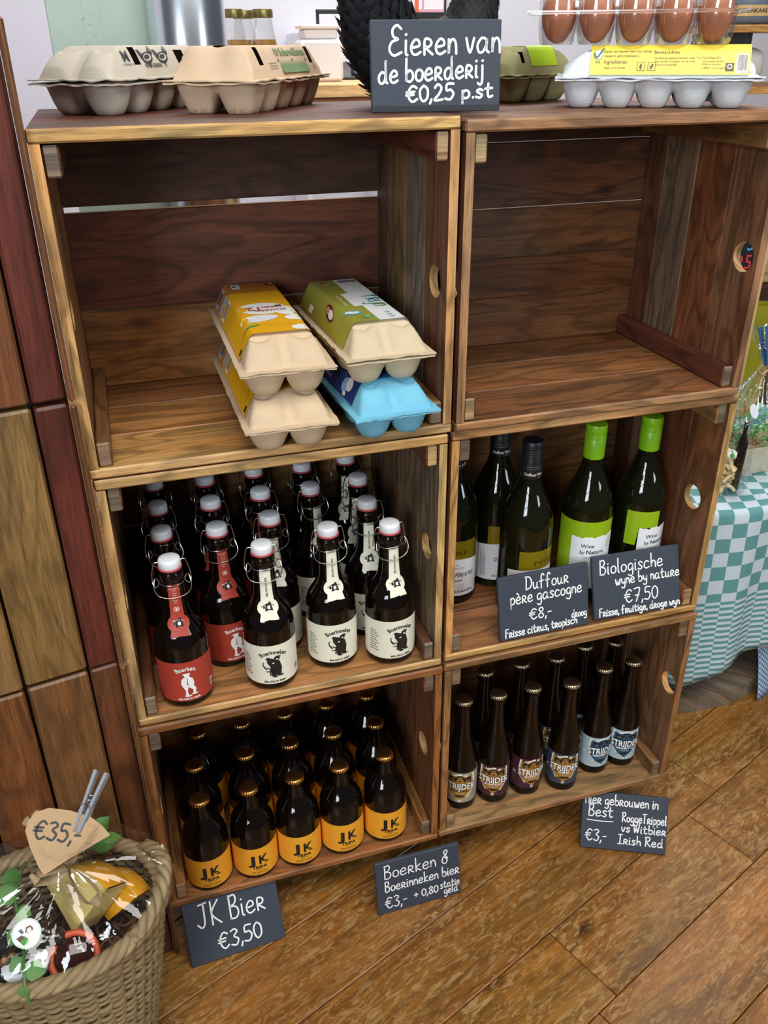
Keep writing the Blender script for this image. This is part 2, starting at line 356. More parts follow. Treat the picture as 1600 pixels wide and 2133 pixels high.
# planked wall beside the crates: u runs left from the right-hand end, the joints are staggered
def wall_left():
    mb = MB(); ex = Vector((-0.981, -0.194, 0)); ny = Vector((0.194, -0.981, 0)); o = Vector((-0.006, -0.001, 0)); r = random.Random(11)
    def wp(u0, u1, z0, z1, tone, d=0.0, back=-0.018):
        V, F, N = cbox((u0, back, z0), (u1, d, z1), 0.003); off = (r.uniform(0, 9), r.uniform(0, 9))
        P = [o+ex*x+Vector((0, 0, z))+ny*y for x, y, z in V]
        mb.add(P, F, 0, tone, plank_uv(V, F, N, 2, off))
    RED, OL, BR, DK = srgb('#54261c'), srgb('#705433'), srgb('#623d22'), srgb('#452717')
    rows = [(0.0, 0.230), (0.233, 0.600), (0.604, 0.968), (0.972, 1.345)]
    cols = [(0.0012, 0.0375), (0.0405, 0.116), (0.120, 0.194), (0.198, 0.27), (0.274, 0.34), (0.344, 0.42), (0.424, 0.51), (0.514, 0.59), (0.594, 0.67)]
    tones = {(0, 3): RED, (1, 3): BR, (0, 2): RED, (1, 2): OL, (2, 2): OL, (0, 1): srgb('#5c3620'), (1, 1): srgb('#6a4a2c'), (2, 1): srgb('#6b4023'), (2, 3): DK, (0, 0): DK}
    for ci, (u0, u1) in enumerate(cols):
        for ri, (z0, z1) in enumerate(rows):
            t = tones.get((ci, ri), r.choice([OL, BR, RED, DK]))
            wp(u0, u1, z0, z1-r.uniform(0, .002), vary(t, r, .08), r.uniform(-.002, .003))
    for ri, (z0, z1) in enumerate(rows): wp(-0.0066, 0.0008, z0, z1, srgb('#6a4529'), 0.0125, 0.0048)
    V, F, N = cbox((-0.002, -0.05, 0), (0.66, -0.019, 1.343), 0.001); mb.add([o+ex*x+Vector((0, 0, z))+ny*y for x, y, z in V], F, 0, srgb('#2a1a10'))
    return struct(mb.build('wall_left', WALLWOOD))
wall_left()
# ------------------------------------------------------------------ crates
LIGHT, MID, DARK, REDW, GREY = srgb('#b8905a'), srgb('#7d5530'), srgb('#573522'), srgb('#5f3323'), srgb('#6e5f4d')
CW, CT = 0.4585, 0.0125
def holed(mb, x0, x1, y0, y1, z0, z1, hy, hz, hr, tone, r, edge):
    """an upright board (thickness in x, grain in z) with a round hand hole"""
    cor = [math.atan2(z-hz, y-hy) for y in (y0, y1) for z in (z0, z1)]
    A = sorted(set([2*PI*k/36-PI for k in range(36)]+cor)); n = len(A); V = []; F = []; T = []; off = (r.uniform(0, 9), r.uniform(0, 9))
    for x in (x0, x1):
        for a in A: V.append((x, hy+hr*math.cos(a), hz+hr*math.sin(a)))
        for a in A:
            c, s = math.cos(a), math.sin(a); t = 1e9
            if c > 1e-6: t = min(t, (y1-hy)/c)
            if c < -1e-6: t = min(t, (y0-hy)/c)
            if s > 1e-6: t = min(t, (z1-hz)/s)
            if s < -1e-6: t = min(t, (z0-hz)/s)
            V.append((x, hy+t*c, hz+t*s))
    for k in range(n):
        j = (k+1) % n
        F += [[k, j, n+j, n+k], [2*n+k, 3*n+k, 3*n+j, 2*n+j], [k, 2*n+k, 2*n+j, j], [n+k, n+j, 3*n+j, 3*n+k]]
        fr = abs(V[n+k][1]-y0) < 1e-6 and abs(V[n+j][1]-y0) < 1e-6
        T += [tone, tone, vary(LIGHT, r, .05), edge if fr else tone]
    mb.add(V, F, 0, T, [[(V[k][2]+off[0], V[k][1]+V[k][0]+off[1]) for k in f] for f in F])
def crate(label, loc, H, D, pal, seed, gaps, slabtone, holes, W=CW, rz=0.0, topin=0.0, backt=None, sidet=None, floort=None, topback=0.0):
    r = random.Random(seed); e = thing('wooden_crate', label, 'crate', loc, rz, 'stacked wooden crates')
    t = CT; ed = slabtone
    def pk(): return vary(r.choice(pal), r, .12)
    # top and bottom boards: three planks running left to right
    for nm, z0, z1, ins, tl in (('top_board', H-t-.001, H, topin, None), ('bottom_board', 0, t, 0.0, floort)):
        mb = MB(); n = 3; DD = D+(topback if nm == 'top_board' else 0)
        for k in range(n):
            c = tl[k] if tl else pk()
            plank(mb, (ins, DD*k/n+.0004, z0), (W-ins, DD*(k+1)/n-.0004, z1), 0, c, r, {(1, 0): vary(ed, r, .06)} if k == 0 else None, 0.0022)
        mb.build(nm, WOOD, e)
    # sides: four upright planks, the front one with a hand hole
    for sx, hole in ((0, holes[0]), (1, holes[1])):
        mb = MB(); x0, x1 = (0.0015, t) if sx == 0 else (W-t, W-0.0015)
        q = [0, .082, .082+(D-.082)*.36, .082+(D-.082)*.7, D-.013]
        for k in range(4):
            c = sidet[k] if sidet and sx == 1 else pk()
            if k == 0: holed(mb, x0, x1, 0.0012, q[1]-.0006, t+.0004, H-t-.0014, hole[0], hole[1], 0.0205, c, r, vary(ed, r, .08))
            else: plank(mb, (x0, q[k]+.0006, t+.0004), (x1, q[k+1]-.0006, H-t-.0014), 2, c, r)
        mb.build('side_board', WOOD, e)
    # back: boards with open gaps between them
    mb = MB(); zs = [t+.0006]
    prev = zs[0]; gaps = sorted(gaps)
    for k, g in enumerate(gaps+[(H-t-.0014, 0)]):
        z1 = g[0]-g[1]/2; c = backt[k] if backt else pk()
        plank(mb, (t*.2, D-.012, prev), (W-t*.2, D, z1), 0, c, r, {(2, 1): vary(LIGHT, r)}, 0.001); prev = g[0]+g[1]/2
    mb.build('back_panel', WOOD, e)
    # corner battens, with pale sawn end grain in front
    for sx in (0, 1):
        for sz in (0, 1):
            mb = MB(); x0, x1 = (t+.0005, t+.017) if sx == 0 else (W-t-.017, W-t-.0005); z0, z1 = (t+.0008, t+.031) if sz == 0 else (H-t-.034, H-t-.003)
            g = r.uniform(.003, .006)
            plank(mb, (x0, g, z0), (x1, D-.0125, z1), 1, pk(), r, {(1, 0): vary(r.choice([GREY, GREY, srgb('#96815e')]), r, .08)}, 0.002)
            mb.build('batten', WOOD, e)
    return e
PL = [MID, DARK, srgb('#6b472a'), srgb('#6e4a2c'), REDW]
crate('open wooden crate holding four egg cartons, top of the left stack', (.0006, 0, .868), .381, .302, PL, 21, [(.260, .008), (.124, .002)], LIGHT, ((.042, .19), (.042, .19)),
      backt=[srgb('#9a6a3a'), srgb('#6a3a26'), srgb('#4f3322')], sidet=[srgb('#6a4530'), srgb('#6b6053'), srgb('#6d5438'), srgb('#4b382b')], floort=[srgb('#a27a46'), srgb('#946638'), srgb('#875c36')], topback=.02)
crate('empty wooden crate, top of the right stack', (.4625, -.003, .868), .377, .308, [MID, srgb('#7a5334'), REDW, srgb('#704a31')], 22, [(.322, .0012), (.228, .002), (.152, .001), (.09, .001)], srgb('#8d6746'), ((.03, .192), (.03, .192)), W=.441,
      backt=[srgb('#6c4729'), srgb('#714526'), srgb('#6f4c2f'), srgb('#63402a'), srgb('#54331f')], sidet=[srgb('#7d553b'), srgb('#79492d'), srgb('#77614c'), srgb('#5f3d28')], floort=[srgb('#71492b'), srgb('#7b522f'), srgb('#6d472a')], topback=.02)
crate('wooden crate full of swing-top bottles, middle of the left stack', (.003, 0, .482), .384, .345, PL, 23, [(.27, .003), (.14, .002)], srgb('#b18d5c'), ((.045, .19), (.045, .19)), W=.4525,
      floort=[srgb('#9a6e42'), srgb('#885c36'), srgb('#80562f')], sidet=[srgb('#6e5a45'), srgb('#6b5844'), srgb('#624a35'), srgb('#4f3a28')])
crate('wooden crate of wine bottles, middle of the right stack', (.4605, .004, .482), .384, .30, [MID, srgb('#7a4f2f'), REDW], 24, [(.29, .001), (.2, .0015), (.1, .001)], srgb('#ad8452'), ((.047, .194), (.047, .194)), W=.452,
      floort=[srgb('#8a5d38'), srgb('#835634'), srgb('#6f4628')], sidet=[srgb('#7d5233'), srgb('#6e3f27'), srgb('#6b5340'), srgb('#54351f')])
crate('wooden crate packed with yellow-labelled bottles, bottom of the left stack', (-.0008, -.002, .1), .379, .30, [srgb('#7a4f30'), MID, srgb('#6f4428')], 25, [(.26, .002), (.13, .002)], srgb('#87582f'), ((.05, .182), (.05, .182)), W=.4585,
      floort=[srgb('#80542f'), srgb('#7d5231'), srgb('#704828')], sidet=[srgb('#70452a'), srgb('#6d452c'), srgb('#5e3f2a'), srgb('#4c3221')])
crate('wooden crate with tall slim bottles, bottom of the right stack', (.4605, 0, .1), .379, .30, [MID, srgb('#755033')], 26, [(.26, .002), (.13, .002)], srgb('#85603c'), ((.03, .2), (.025, .214)), W=.4535,
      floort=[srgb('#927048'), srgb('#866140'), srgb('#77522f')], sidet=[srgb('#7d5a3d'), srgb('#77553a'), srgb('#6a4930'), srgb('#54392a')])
mb = MB()
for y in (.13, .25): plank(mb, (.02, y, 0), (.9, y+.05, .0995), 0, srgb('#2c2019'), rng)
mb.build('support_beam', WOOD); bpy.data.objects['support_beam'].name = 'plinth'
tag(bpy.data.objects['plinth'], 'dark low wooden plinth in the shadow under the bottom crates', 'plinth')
# ------------------------------------------------------------------ chalkboard price signs
def sign(label, loc, lean, rz, lines, W=.148, H=.105, pen=.0024, under=None, foot=False, roll=0):
    mb = MB(); T = .0075; box(mb, (0, 0, 0), (W, T, H), .0012, 0)
    if foot: box(mb, (.0003, -.0008, -.0001), (W-.0003, .004, .0065), .0005, 2)  # darker strip along the bottom of the board front
    pl = lambda x, y: (min(max(x, .0005), W-.0005), -.0004, y)
    for l in lines:
        s, a, b, y, h = l[:5]; write(mb, s, a*W, b*W, y, h, l[6] if len(l) > 6 else pen, pl, 1, l[5] if len(l) > 5 else 0)
    if under: stroke(mb, [(under[0]*W, under[2]), ((under[0]+under[1])/2*W, under[2]-.0012), (under[1]*W, under[2]-.0003)], pen*.8, pl, 1)
    o = mb.build('chalkboard_sign', [SLATE, CHALK, DARK_STRIP], None, 35, recalc=False)
    o.location = (loc[0], loc[1], loc[2]+T*math.sin(lean)); o.rotation_euler = (-lean, roll, rz)
    return tag(o, label, 'price sign', 'chalkboard price signs')
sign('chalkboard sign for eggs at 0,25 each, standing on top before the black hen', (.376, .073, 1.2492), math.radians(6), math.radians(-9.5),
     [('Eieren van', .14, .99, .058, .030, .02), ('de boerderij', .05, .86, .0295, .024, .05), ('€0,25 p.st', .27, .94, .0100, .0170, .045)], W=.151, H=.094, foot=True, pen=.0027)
sign('chalkboard sign priced 8, leaning on the dark-capped wine bottle', (.556, .0075, .4948), math.radians(14), 0.004,
     [('Duffour', .29, .77, .078, .0225), ('père gascogne', .12, .92, .058, .022), ('€8,-', .33, .57, .0275, .018), ('droog', .80, .97, .017, .014, 0, .0018), ('Frisse citrus, tropisch', .05, .86, .0045, .0145, .015, .002)], W=.155, pen=.0021)
sign('chalkboard sign priced 7,50, leaning on the green-capped wine bottles', (.724, .0125, .4948), math.radians(19), math.radians(-2.5),
     [('Biologische', .07, .8, .074, .024), ('wyne by nature', .25, .99, .0535, .0185), ('€7,50', .35, .73, .021, .022), ('Frisse, fruitige, droge wyn', .05, .985, .0045, .0135, 0, .002)], W=.156, pen=.0021)
sign('chalkboard sign with price 3,50 on the floor under the yellow-labelled bottles', (.018, -.047, 0), math.radians(26), math.radians(3.2),
     [('JK Bier', .13, .84, .060, .040), ('€3,50', .31, .76, .015, .028)], W=.156, H=.108, pen=.0026)
sign('chalkboard sign with price 3 plus 0,80 deposit, on the floor between the stacks', (.335, -.046, 0), math.radians(12), 0.0,
     [('Boerken &', .09, .86, .071, .027), ('Boerinneken bier', .09, .985, .0445, .021), ('€3,-', .09, .34, .0105, .023), ('+ 0,80', .43, .72, .0165, .015), ('statie', .75, .985, .021, .0165, 0, .0018), ('geld', .79, .96, .008, .0165, 0, .0018)], W=.152, pen=.0021)
sign('chalkboard sign turned askew on the floor under the slim bottles', (.734, -.022, 0), math.radians(27), math.radians(-25),
     [('Hier gebrouwen in', .03, .88, .084, .02), ('Best', .07, .36, .061, .022), ('RoggeTrippel', .47, .985, .0555, .0175), ('vs Witbier', .47, .985, .0365, .0165), ('Irish Red', .44, .96, .0135, .0175), ('€3,-', .06, .30, .0145, .022)], W=.155, H=.106, pen=.0021, under=(.07, .37, .0535))
# ------------------------------------------------------------------ bottles
def prof_at(prof, z):
    for (r0, z0), (r1, z1) in zip(prof, prof[1:]):
        if z1 > z0 and z0 <= z <= z1: return r0+(r1-r0)*(z-z0)/(z1-z0)
    return prof[-1][0] if z > prof[-1][1] else prof[0][0]
def dense(prof, n=5):
    P = smoothpts([(r, 0, z) for r, z in prof], n); return [(max(p.x, .0005), p.z) for p in P]
class Wrap:
    """prints flat shapes onto a bottle: x runs round it in metres, 0 facing the front"""
    def __init__(s, prof, R): s.prof = prof; s.R = R
    def p(s, x, z, e): r = prof_at(s.prof, z)+e; a = x/s.R; return (r*math.sin(a), -r*math.cos(a), z)
    def band(s, mb, mat, x0, x1, z0, z1, e, nx=40, nz=6, tone=(1, 1, 1)):
        V = []; F = []
        f0 = z0 if callable(z0) else (lambda t: z0); f1 = z1 if callable(z1) else (lambda t: z1)
        g0 = x0 if callable(x0) else (lambda t: x0); g1 = x1 if callable(x1) else (lambda t: x1)
        for i in range(nx+1):
            for j in range(nz+1):
                u = i/nx; v = j/nz; z = f0(u)*(1-v)+f1(u)*v; x = g0(v)*(1-u)+g1(v)*u; V.append(s.p(x, z, e))
        for i in range(nx):
            for j in range(nz): b = i*(nz+1)+j; F.append([b, b+nz+1, b+nz+2, b+1])
        mb.add(V, F, mat, tone)
    def poly(s, mb, mat, P, e, c=None):
        c = c or (sum(p[0] for p in P)/len(P), sum(p[1] for p in P)/len(P)); V = [s.p(*c, e)]; F = []; n = len(P)
        for k in (.5, 1):
            for x, z in P: V.append(s.p(c[0]+(x-c[0])*k, c[1]+(z-c[1])*k, e))
        for i in range(n): j = (i+1) % n; F += [[0, 1+i, 1+j], [1+i, 1+n+i, 1+n+j, 1+j]]
        mb.add(V, F, mat)
    def ell(s, mb, mat, x, z, a, b, e, n=20, rot=0):
        s.poly(mb, mat, [(x+a*math.cos(2*PI*k/n)*math.cos(rot)-b*math.sin(2*PI*k/n)*math.sin(rot), z+a*math.cos(2*PI*k/n)*math.sin(rot)+b*math.sin(2*PI*k/n)*math.cos(rot)) for k in range(n)], e, (x, z))
    def text(s, mb, mat, t, x, z, size, e, bold=0, xs=1, arc=None, rot=0, space=1.0, fit=None):
        V, F = text2d(t, size, bold, xs, space)
        if fit: k = fit/width2d(V); V = [(a*k, b) for a, b in V]
        Q = []
        for a, b in V:
            if arc: g = a/arc; a, b = (arc+b)*math.sin(g), (arc+b)*math.cos(g)-arc
            if rot: a, b = a*math.cos(rot)-b*math.sin(rot), a*math.sin(rot)+b*math.cos(rot)
            Q.append(s.p(x+a, z+b, e))
        mb.add(Q, F, mat)
def crown(root, R, z, mat):
    mb = MB()
    mod = lambda a, i: 1+(0.055*math.cos(21*a) if i in (1, 2) else 0)
    lathe(mb, [(R*.99, z-.0062), (R*1.13, z-.0058), (R*1.08, z-.003), (R*1.0, z-.0008), (R*.9, z-.0001), (R*.5, z+.0003), (R*.05, z+.0004)], 84, 0, mod=mod)
    return mb.build('crown_cap', mat, root, 40)
def bottle_body(root, prof, mat, n=48, name='glass_body'):
    mb = MB(); lathe(mb, prof, n, 0); return mb.build(name, mat, root, 60)
ORD = ['leftmost', 'second from left', 'middle', 'second from right', 'rightmost']
# short brown bottles with yellow labels ------------------------------------------------
YEL = paper('yellow_label_paper', '#eba42c')
def steinie():
    e = thing('beer_bottle', 'x', 'beer bottle', (0, 0, 0), 0, 'short brown bottles with yellow labels')
    P = dense([(.030, 0), (.0355, .0025), (.0368, .008), (.0368, .04), (.0368, .082), (.0362, .097), (.0318, .112), (.0235, .125), (.0172, .136), (.0145, .148), (.0136, .158), (.0142, .1605), (.0142, .164), (.0128, .167), (.0128, .171)])
    bottle_body(e, P, BROWNGLASS)
    w = Wrap(P, .0368); mb = MB(); h = PI*.0368
    w.band(mb, 0, -h*.93, h*.93, .0095, .0705, .0004, 48, 2)
    w.text(mb, 1, 'J', -.0088, .0355, .0265, .0008, bold=.035, fit=.0115); w.text(mb, 1, 'K', .0072, .0355, .0265, .0008, bold=.035, fit=.0165)
    pass
    w.text(mb, 1, 'TRIPA', .0005, .0245, .0095, .0008, bold=.03, fit=.0245); w.text(mb, 1, 'TRIPEL - IPA', .0005, .0208, .0026, .0008)
    w.text(mb, 1, 'FARM HOUSE BREWED', .0005, .0158, .0026, .0008, bold=.02); w.text(mb, 1, 'BELGIAN BEER  33CL  8% VOL', .0005, .0125, .0022, .0008)
    mb.build('label', [YEL, INK], e, 60); crown(e, .0136, .1722, GOLDCAP); return e
st = steinie(); first = True; rj = random.Random(5)
RX = [[.0695, .1465, .2215, .297, .375], [.0705, .1545, .2305, .3060, .3825], [.084, .160, .236, .3125, .3885]]
RY = [[.0385, .0385, .0395, .041, .0435], [.1145, .116, .118, .1195, .121], [.191, .1925, .194, .195, .197]]
ROWN = ['front row', 'second row', 'back row']
for i in range(3):
    for j in range(5):
        loc = (RX[i][j], RY[i][j], .1127); lab = f'short dark bottle with yellow label and gold cap, {ORD[j]} of the {ROWN[i]}'
        a = rj.uniform(-.12, .12) if i else (.0, .02, .0, .03, -.03)[j]
        if first: st.location = loc; st.rotation_euler = (0, 0, a); st['label'] = lab; first = False
        else: dup(st, loc, a, lab)
# swing-top bottles ---------------------------------------------------------------------
REDP = paper('red_label_paper', '#a63a2b'); CREAM = paper('cream_label_paper', '#e4e2cd')
def swing(red):
    e = thing('swing_top_bottle', 'x', 'beer bottle', (0, 0, 0), 0, 'red-labelled swing-top bottles' if red else 'cream-labelled swing-top bottles')
    P = dense([(.031, 0), (.0357, .003), (.0374, .009), (.0374, .05), (.0374, .090), (.0364, .104), (.0325, .117), (.0258, .128), (.0200, .139), (.0170, .153), (.0155, .175), (.0148, .196), (.0162, .199), (.0162, .206), (.0146, .209), (.0146, .214)])
    bottle_body(e, P, BROWNGLASS); w = Wrap(P, .0374); h = PI*.0374; mb = MB()
    pap, ink = (REDP, WHITEP) if red else (CREAM, INK)
    w.band(mb, 0, -h*.62, h*.62, .0125, lambda t: .0735+.0065*math.cos((t-.5)*2.2), .0004, 44, 3)
    name = 'Boerken.' if red else 'Boerinneken'
    w.text(mb, 1, name, 0, .0655, .0098, .0008, bold=.02, arc=.028, fit=.027 if red else .037)
    if red:  # a standing man in a flat cap holding a stool
        w.ell(mb, 1, 0, .0575, .0038, .0036, .0009); w.poly(mb, 1, [(-.0055, .0608), (.0045, .0612), (.005, .0592), (-.0052, .0588)], .001)
        w.poly(mb, 1, [(-.0045, .0545), (.0035, .0548), (.0078, .051), (.0092, .043), (.0068, .036), (-.0060, .036), (-.0088, .043), (-.0078, .051)], .0009)
        w.poly(mb, 1, [(-.0062, .038), (-.0005, .037), (.0012, .0300), (-.0012, .0235), (-.0048, .0240), (-.0036, .0300)], .0009); w.poly(mb, 1, [(.001, .037), (.0078, .039), (.0108, .0330), (.0092, .0250), (.0058, .0255), (.0064, .0315)], .0009)
        w.poly(mb, 0, [(-.001, .034), (.004, .034), (.004, .027), (-.001, .027)], .0012); w.ell(mb, 1, -.001, .0222, .0048, .0016, .001); w.ell(mb, 1, .008, .0245, .005, .0014, .001)
        w.poly(mb, 0, [(-.0004, .053), (.0004, .053), (.0007, .041), (-.0007, .041)], .0012)
    else:    # a stooping woman in a long dress and headscarf, with a cart wheel
        w.ell(mb, 1, .0045, .057, .0042, .0038, .0009); w.poly(mb, 1, [(.0005, .0595), (.0050, .0622), (.0100, .0612), (.0104, .0590), (.0030, .0580)], .0009)
        w.poly(mb, 1, [(-.009, .0565), (-.003, .0585), (.0085, .052), (.011, .041), (.0095, .0265), (-.004, .0265), (-.0055, .044), (-.0095, .051)], .0009)
        w.ell(mb, 1, -.0075, .0575, .0035, .0025, .0009); w.ell(mb, 1, -.0125, .045, .003, .0068, .0009, rot=.35); w.ell(mb, 0, -.0118, .046, .0022, .0055, .0011, rot=.35)
        w.poly(mb, 1, [(-.0145, .045), (-.004, .040), (-.004, .0385), (-.0145, .0430)], .0012); w.poly(mb, 1, [(-.0065, .040), (-.005, .040), (-.005, .028), (-.0065, .028)], .0012)
        w.poly(mb, 1, [(-.0115, .036), (-.0025, .0355), (-.0025, .034), (-.0115, .0345)], .0012); w.ell(mb, 1, .001, .0258, .0038, .0015, .001); w.ell(mb, 1, .009, .027, .0042, .0014, .001)
        w.ell(mb, 0, .0048, .0563, .0018, .0012, .0012); w.ell(mb, 0, -.001, .050, .002, .001, .0012, rot=.4)
    w.text(mb, 1, 'BELGISCH BIER', 0, .0155, .0042, .0008, bold=.03, fit=.031)
    w.poly(mb, 2, [(.0355, .022), (.0425, .022), (.0425, .034), (.0355, .034)], .0009)
    if not red:
        for k in range(9): w.poly(mb, 1, [(-.049, .060-k*.0042), (-.038+.002*(k % 3), .060-k*.0042), (-.038+.002*(k % 3), .0590-k*.0042), (-.049, .0590-k*.0042)], .0008)
    for k in range(6): w.poly(mb, 1 if not red else 3, [(.0365+k*.001, .0235), (.0369+k*.001, .0235), (.0369+k*.001, .0325), (.0365+k*.001, .0325)], .0012)
    mb.build('label', [pap, ink, WHITEP, INK], e, 60)
    # neck strip with a round medal and a swallow tail
    mb = MB(); wn = Wrap(P, .0165)
    wn.band(mb, 0, -.0084, .0084, .1400, .1935, .0006, 6, 18); wn.band(mb, 0, lambda v: -.0115*math.sqrt(max(0, 1-((v-.5)*2)**2))-.0001, lambda v: .0115*math.sqrt(max(0, 1-((v-.5)*2)**2))+.0001, .1250, .1475, .0009, 8, 16)
    wn.band(mb, 0, -.0070, .0070, lambda t: .1180+.0022*(1-abs(t-.5)*2), .130, .0007, 6, 6)
    wn.text(mb, 1, 'BELGISCH BIER', .0012, .166, .0036, .0012, bold=.01, rot=PI/2, fit=.030) if not red else [wn.text(mb, 1, t, 0, z, .0022, .0012) for t, z in (('Bierë Belgisch', .187), ('2 x gist', .184), ('Gisting', .180), ('op de', .177), ('fles', .174), ('Houdbaar', .169), ('33 cl', .166))]
    if red: wn.ell(mb, 1, 0, .156, .0036, .0036, .0012); wn.ell(mb, 0, 0, .156, .0028, .0028, .0014); wn.ell(mb, 1, 0, .156, .0015, .0015, .0016)
    wn.text(mb, 1, 'Boerken' if red else 'Boerinneken', 0, .1395, .0030, .0013, arc=.0065)
    wn.poly(mb, 3, [(-.0025, .1405), (.003, .142), (.0045, .131), (-.003, .131)], .0013); wn.ell(mb, 3, .002, .1418, .0015, .0013, .0014); wn.ell(mb, 3, -.0042, .136, .0011, .0022, .0013)
    wn.poly(mb, 1 if red else 0, [(-.001, .1375), (.002, .138), (.002, .1335), (-.0005, .1335)], .0015)
    mb.build('neck_label', [pap, ink, WHITEP, INK], e, 60)
    # porcelain stopper, gasket and the wire bail
    stp = None; mb = MB(); lathe(mb, [(.012, .2152), (.0146, .2155), (.0152, .2175), (.0150, .2235), (.0141, .2268), (.0115, .2280), (.001, .2283)], 32); stp = mb.build('stopper', PORC, e, 50)
    mb = MB(); lathe(mb, [(.013, .2125), (.0160, .213), (.0162, .2146), (.0150, .2156)], 32); mb.build('gasket', GASKET, stp, 50)
    wire = MB()
    for s in (1, -1):
        tube(wire, smoothpts([(s*.013, 0, .222), (s*.0195, 0, .2225), (s*.0215, .001, .219), (s*.0245, .002, .205), (s*.0255, .001, .192), (s*.0235, -.004, .187), (s*.019, -.004, .1885), (s*.0168, -.001, .192)], 4), .0009, 6)
        tube(wire, smoothpts([(s*.0168, .0, .1915), (s*.0205, -.001, .199), (s*.0235, -.006, .1975), (s*.0245, -.011, .188), (s*.021, -.0145, .180), (s*.012, -.017, .1755), (0, -.0185, .174)], 4), .0009, 6)
    tube(wire, [( .0168*math.sin(a*2*PI/28), -.0168*math.cos(a*2*PI/28), .1925) for a in range(28)], .0008, 6, closed=True)
    mb2 = wire.build('wire_bail', STEEL, e, 60)
    return e
rb = swing(True); wb = swing(False)
BX = {0: [(.0775, .0425), (.073, .1255), (.0735, .205), (.0735, .2885)], 1: [(.1495, .113), (.1515, .1965), (.1525, .2795)], 2: [(.2015, .0425), (.2275, .122), (.2285, .2045), (.2325, .287)], 3: [(.2995, .0625), (.3055, .196), (.3105, .2795)], 4: [(.386, .0445), (.3755, .1225), (.3845, .204), (.3865, .287)]}
RED = {(0, 0), (0, 1), (0, 2), (0, 3), (1, 0), (1, 1), (1, 2), (2, 2), (2, 3)}
LB = {(0, 0): 'red-labelled swing-top bottle with crumpled neck strip, nearest the front left corner', (0, 1): 'red-labelled swing-top bottle, second from the front in the leftmost file', (0, 2): 'red-labelled swing-top bottle, third from the front in the leftmost file', (0, 3): 'red-labelled swing-top bottle, rearmost of the leftmost file',
      (1, 0): 'red-labelled swing-top bottle with smooth neck strip, front of the second file', (1, 1): 'red-labelled swing-top bottle, middle of the second file from left', (1, 2): 'red-labelled swing-top bottle, rearmost of the second file from left',
      (2, 0): 'cream-labelled swing-top bottle at the crate lip beside the red-labelled one', (2, 1): 'cream-labelled swing-top bottle, second from the front in the middle file', (2, 2): 'red-labelled swing-top bottle, third from the front in the middle file', (2, 3): 'red-labelled swing-top bottle, rearmost of the middle file',
      (3, 0): 'cream-labelled swing-top bottle between the two other front cream ones', (3, 1): 'cream-labelled swing-top bottle, middle of the second file from right', (3, 2): 'cream-labelled swing-top bottle, rearmost of the second file from right',
      (4, 0): 'cream-labelled swing-top bottle at the front right corner of its crate', (4, 1): 'cream-labelled swing-top bottle, second from the front in the rightmost file', (4, 2): 'cream-labelled swing-top bottle, third from the front in the rightmost file', (4, 3): 'cream-labelled swing-top bottle, rearmost of the rightmost file'}
used = set(); rj = random.Random(8)
for c, L_ in BX.items():
    for i, (x, y) in enumerate(L_):
        src = rb if (c, i) in RED else wb; loc = (x, y, .4949); a = {(0, 0): .0, (2, 0): -.05, (3, 0): .05, (4, 0): .14, (4, 1): -.15, (1, 0): .2, (3, 1): .45}.get((c, i), rj.uniform(-.5, .3))
        if src.name not in used: src.location = loc; src.rotation_euler = (0, 0, a); src['label'] = LB[(c, i)]; used.add(src.name)
        else: dup(src, loc, a, LB[(c, i)])
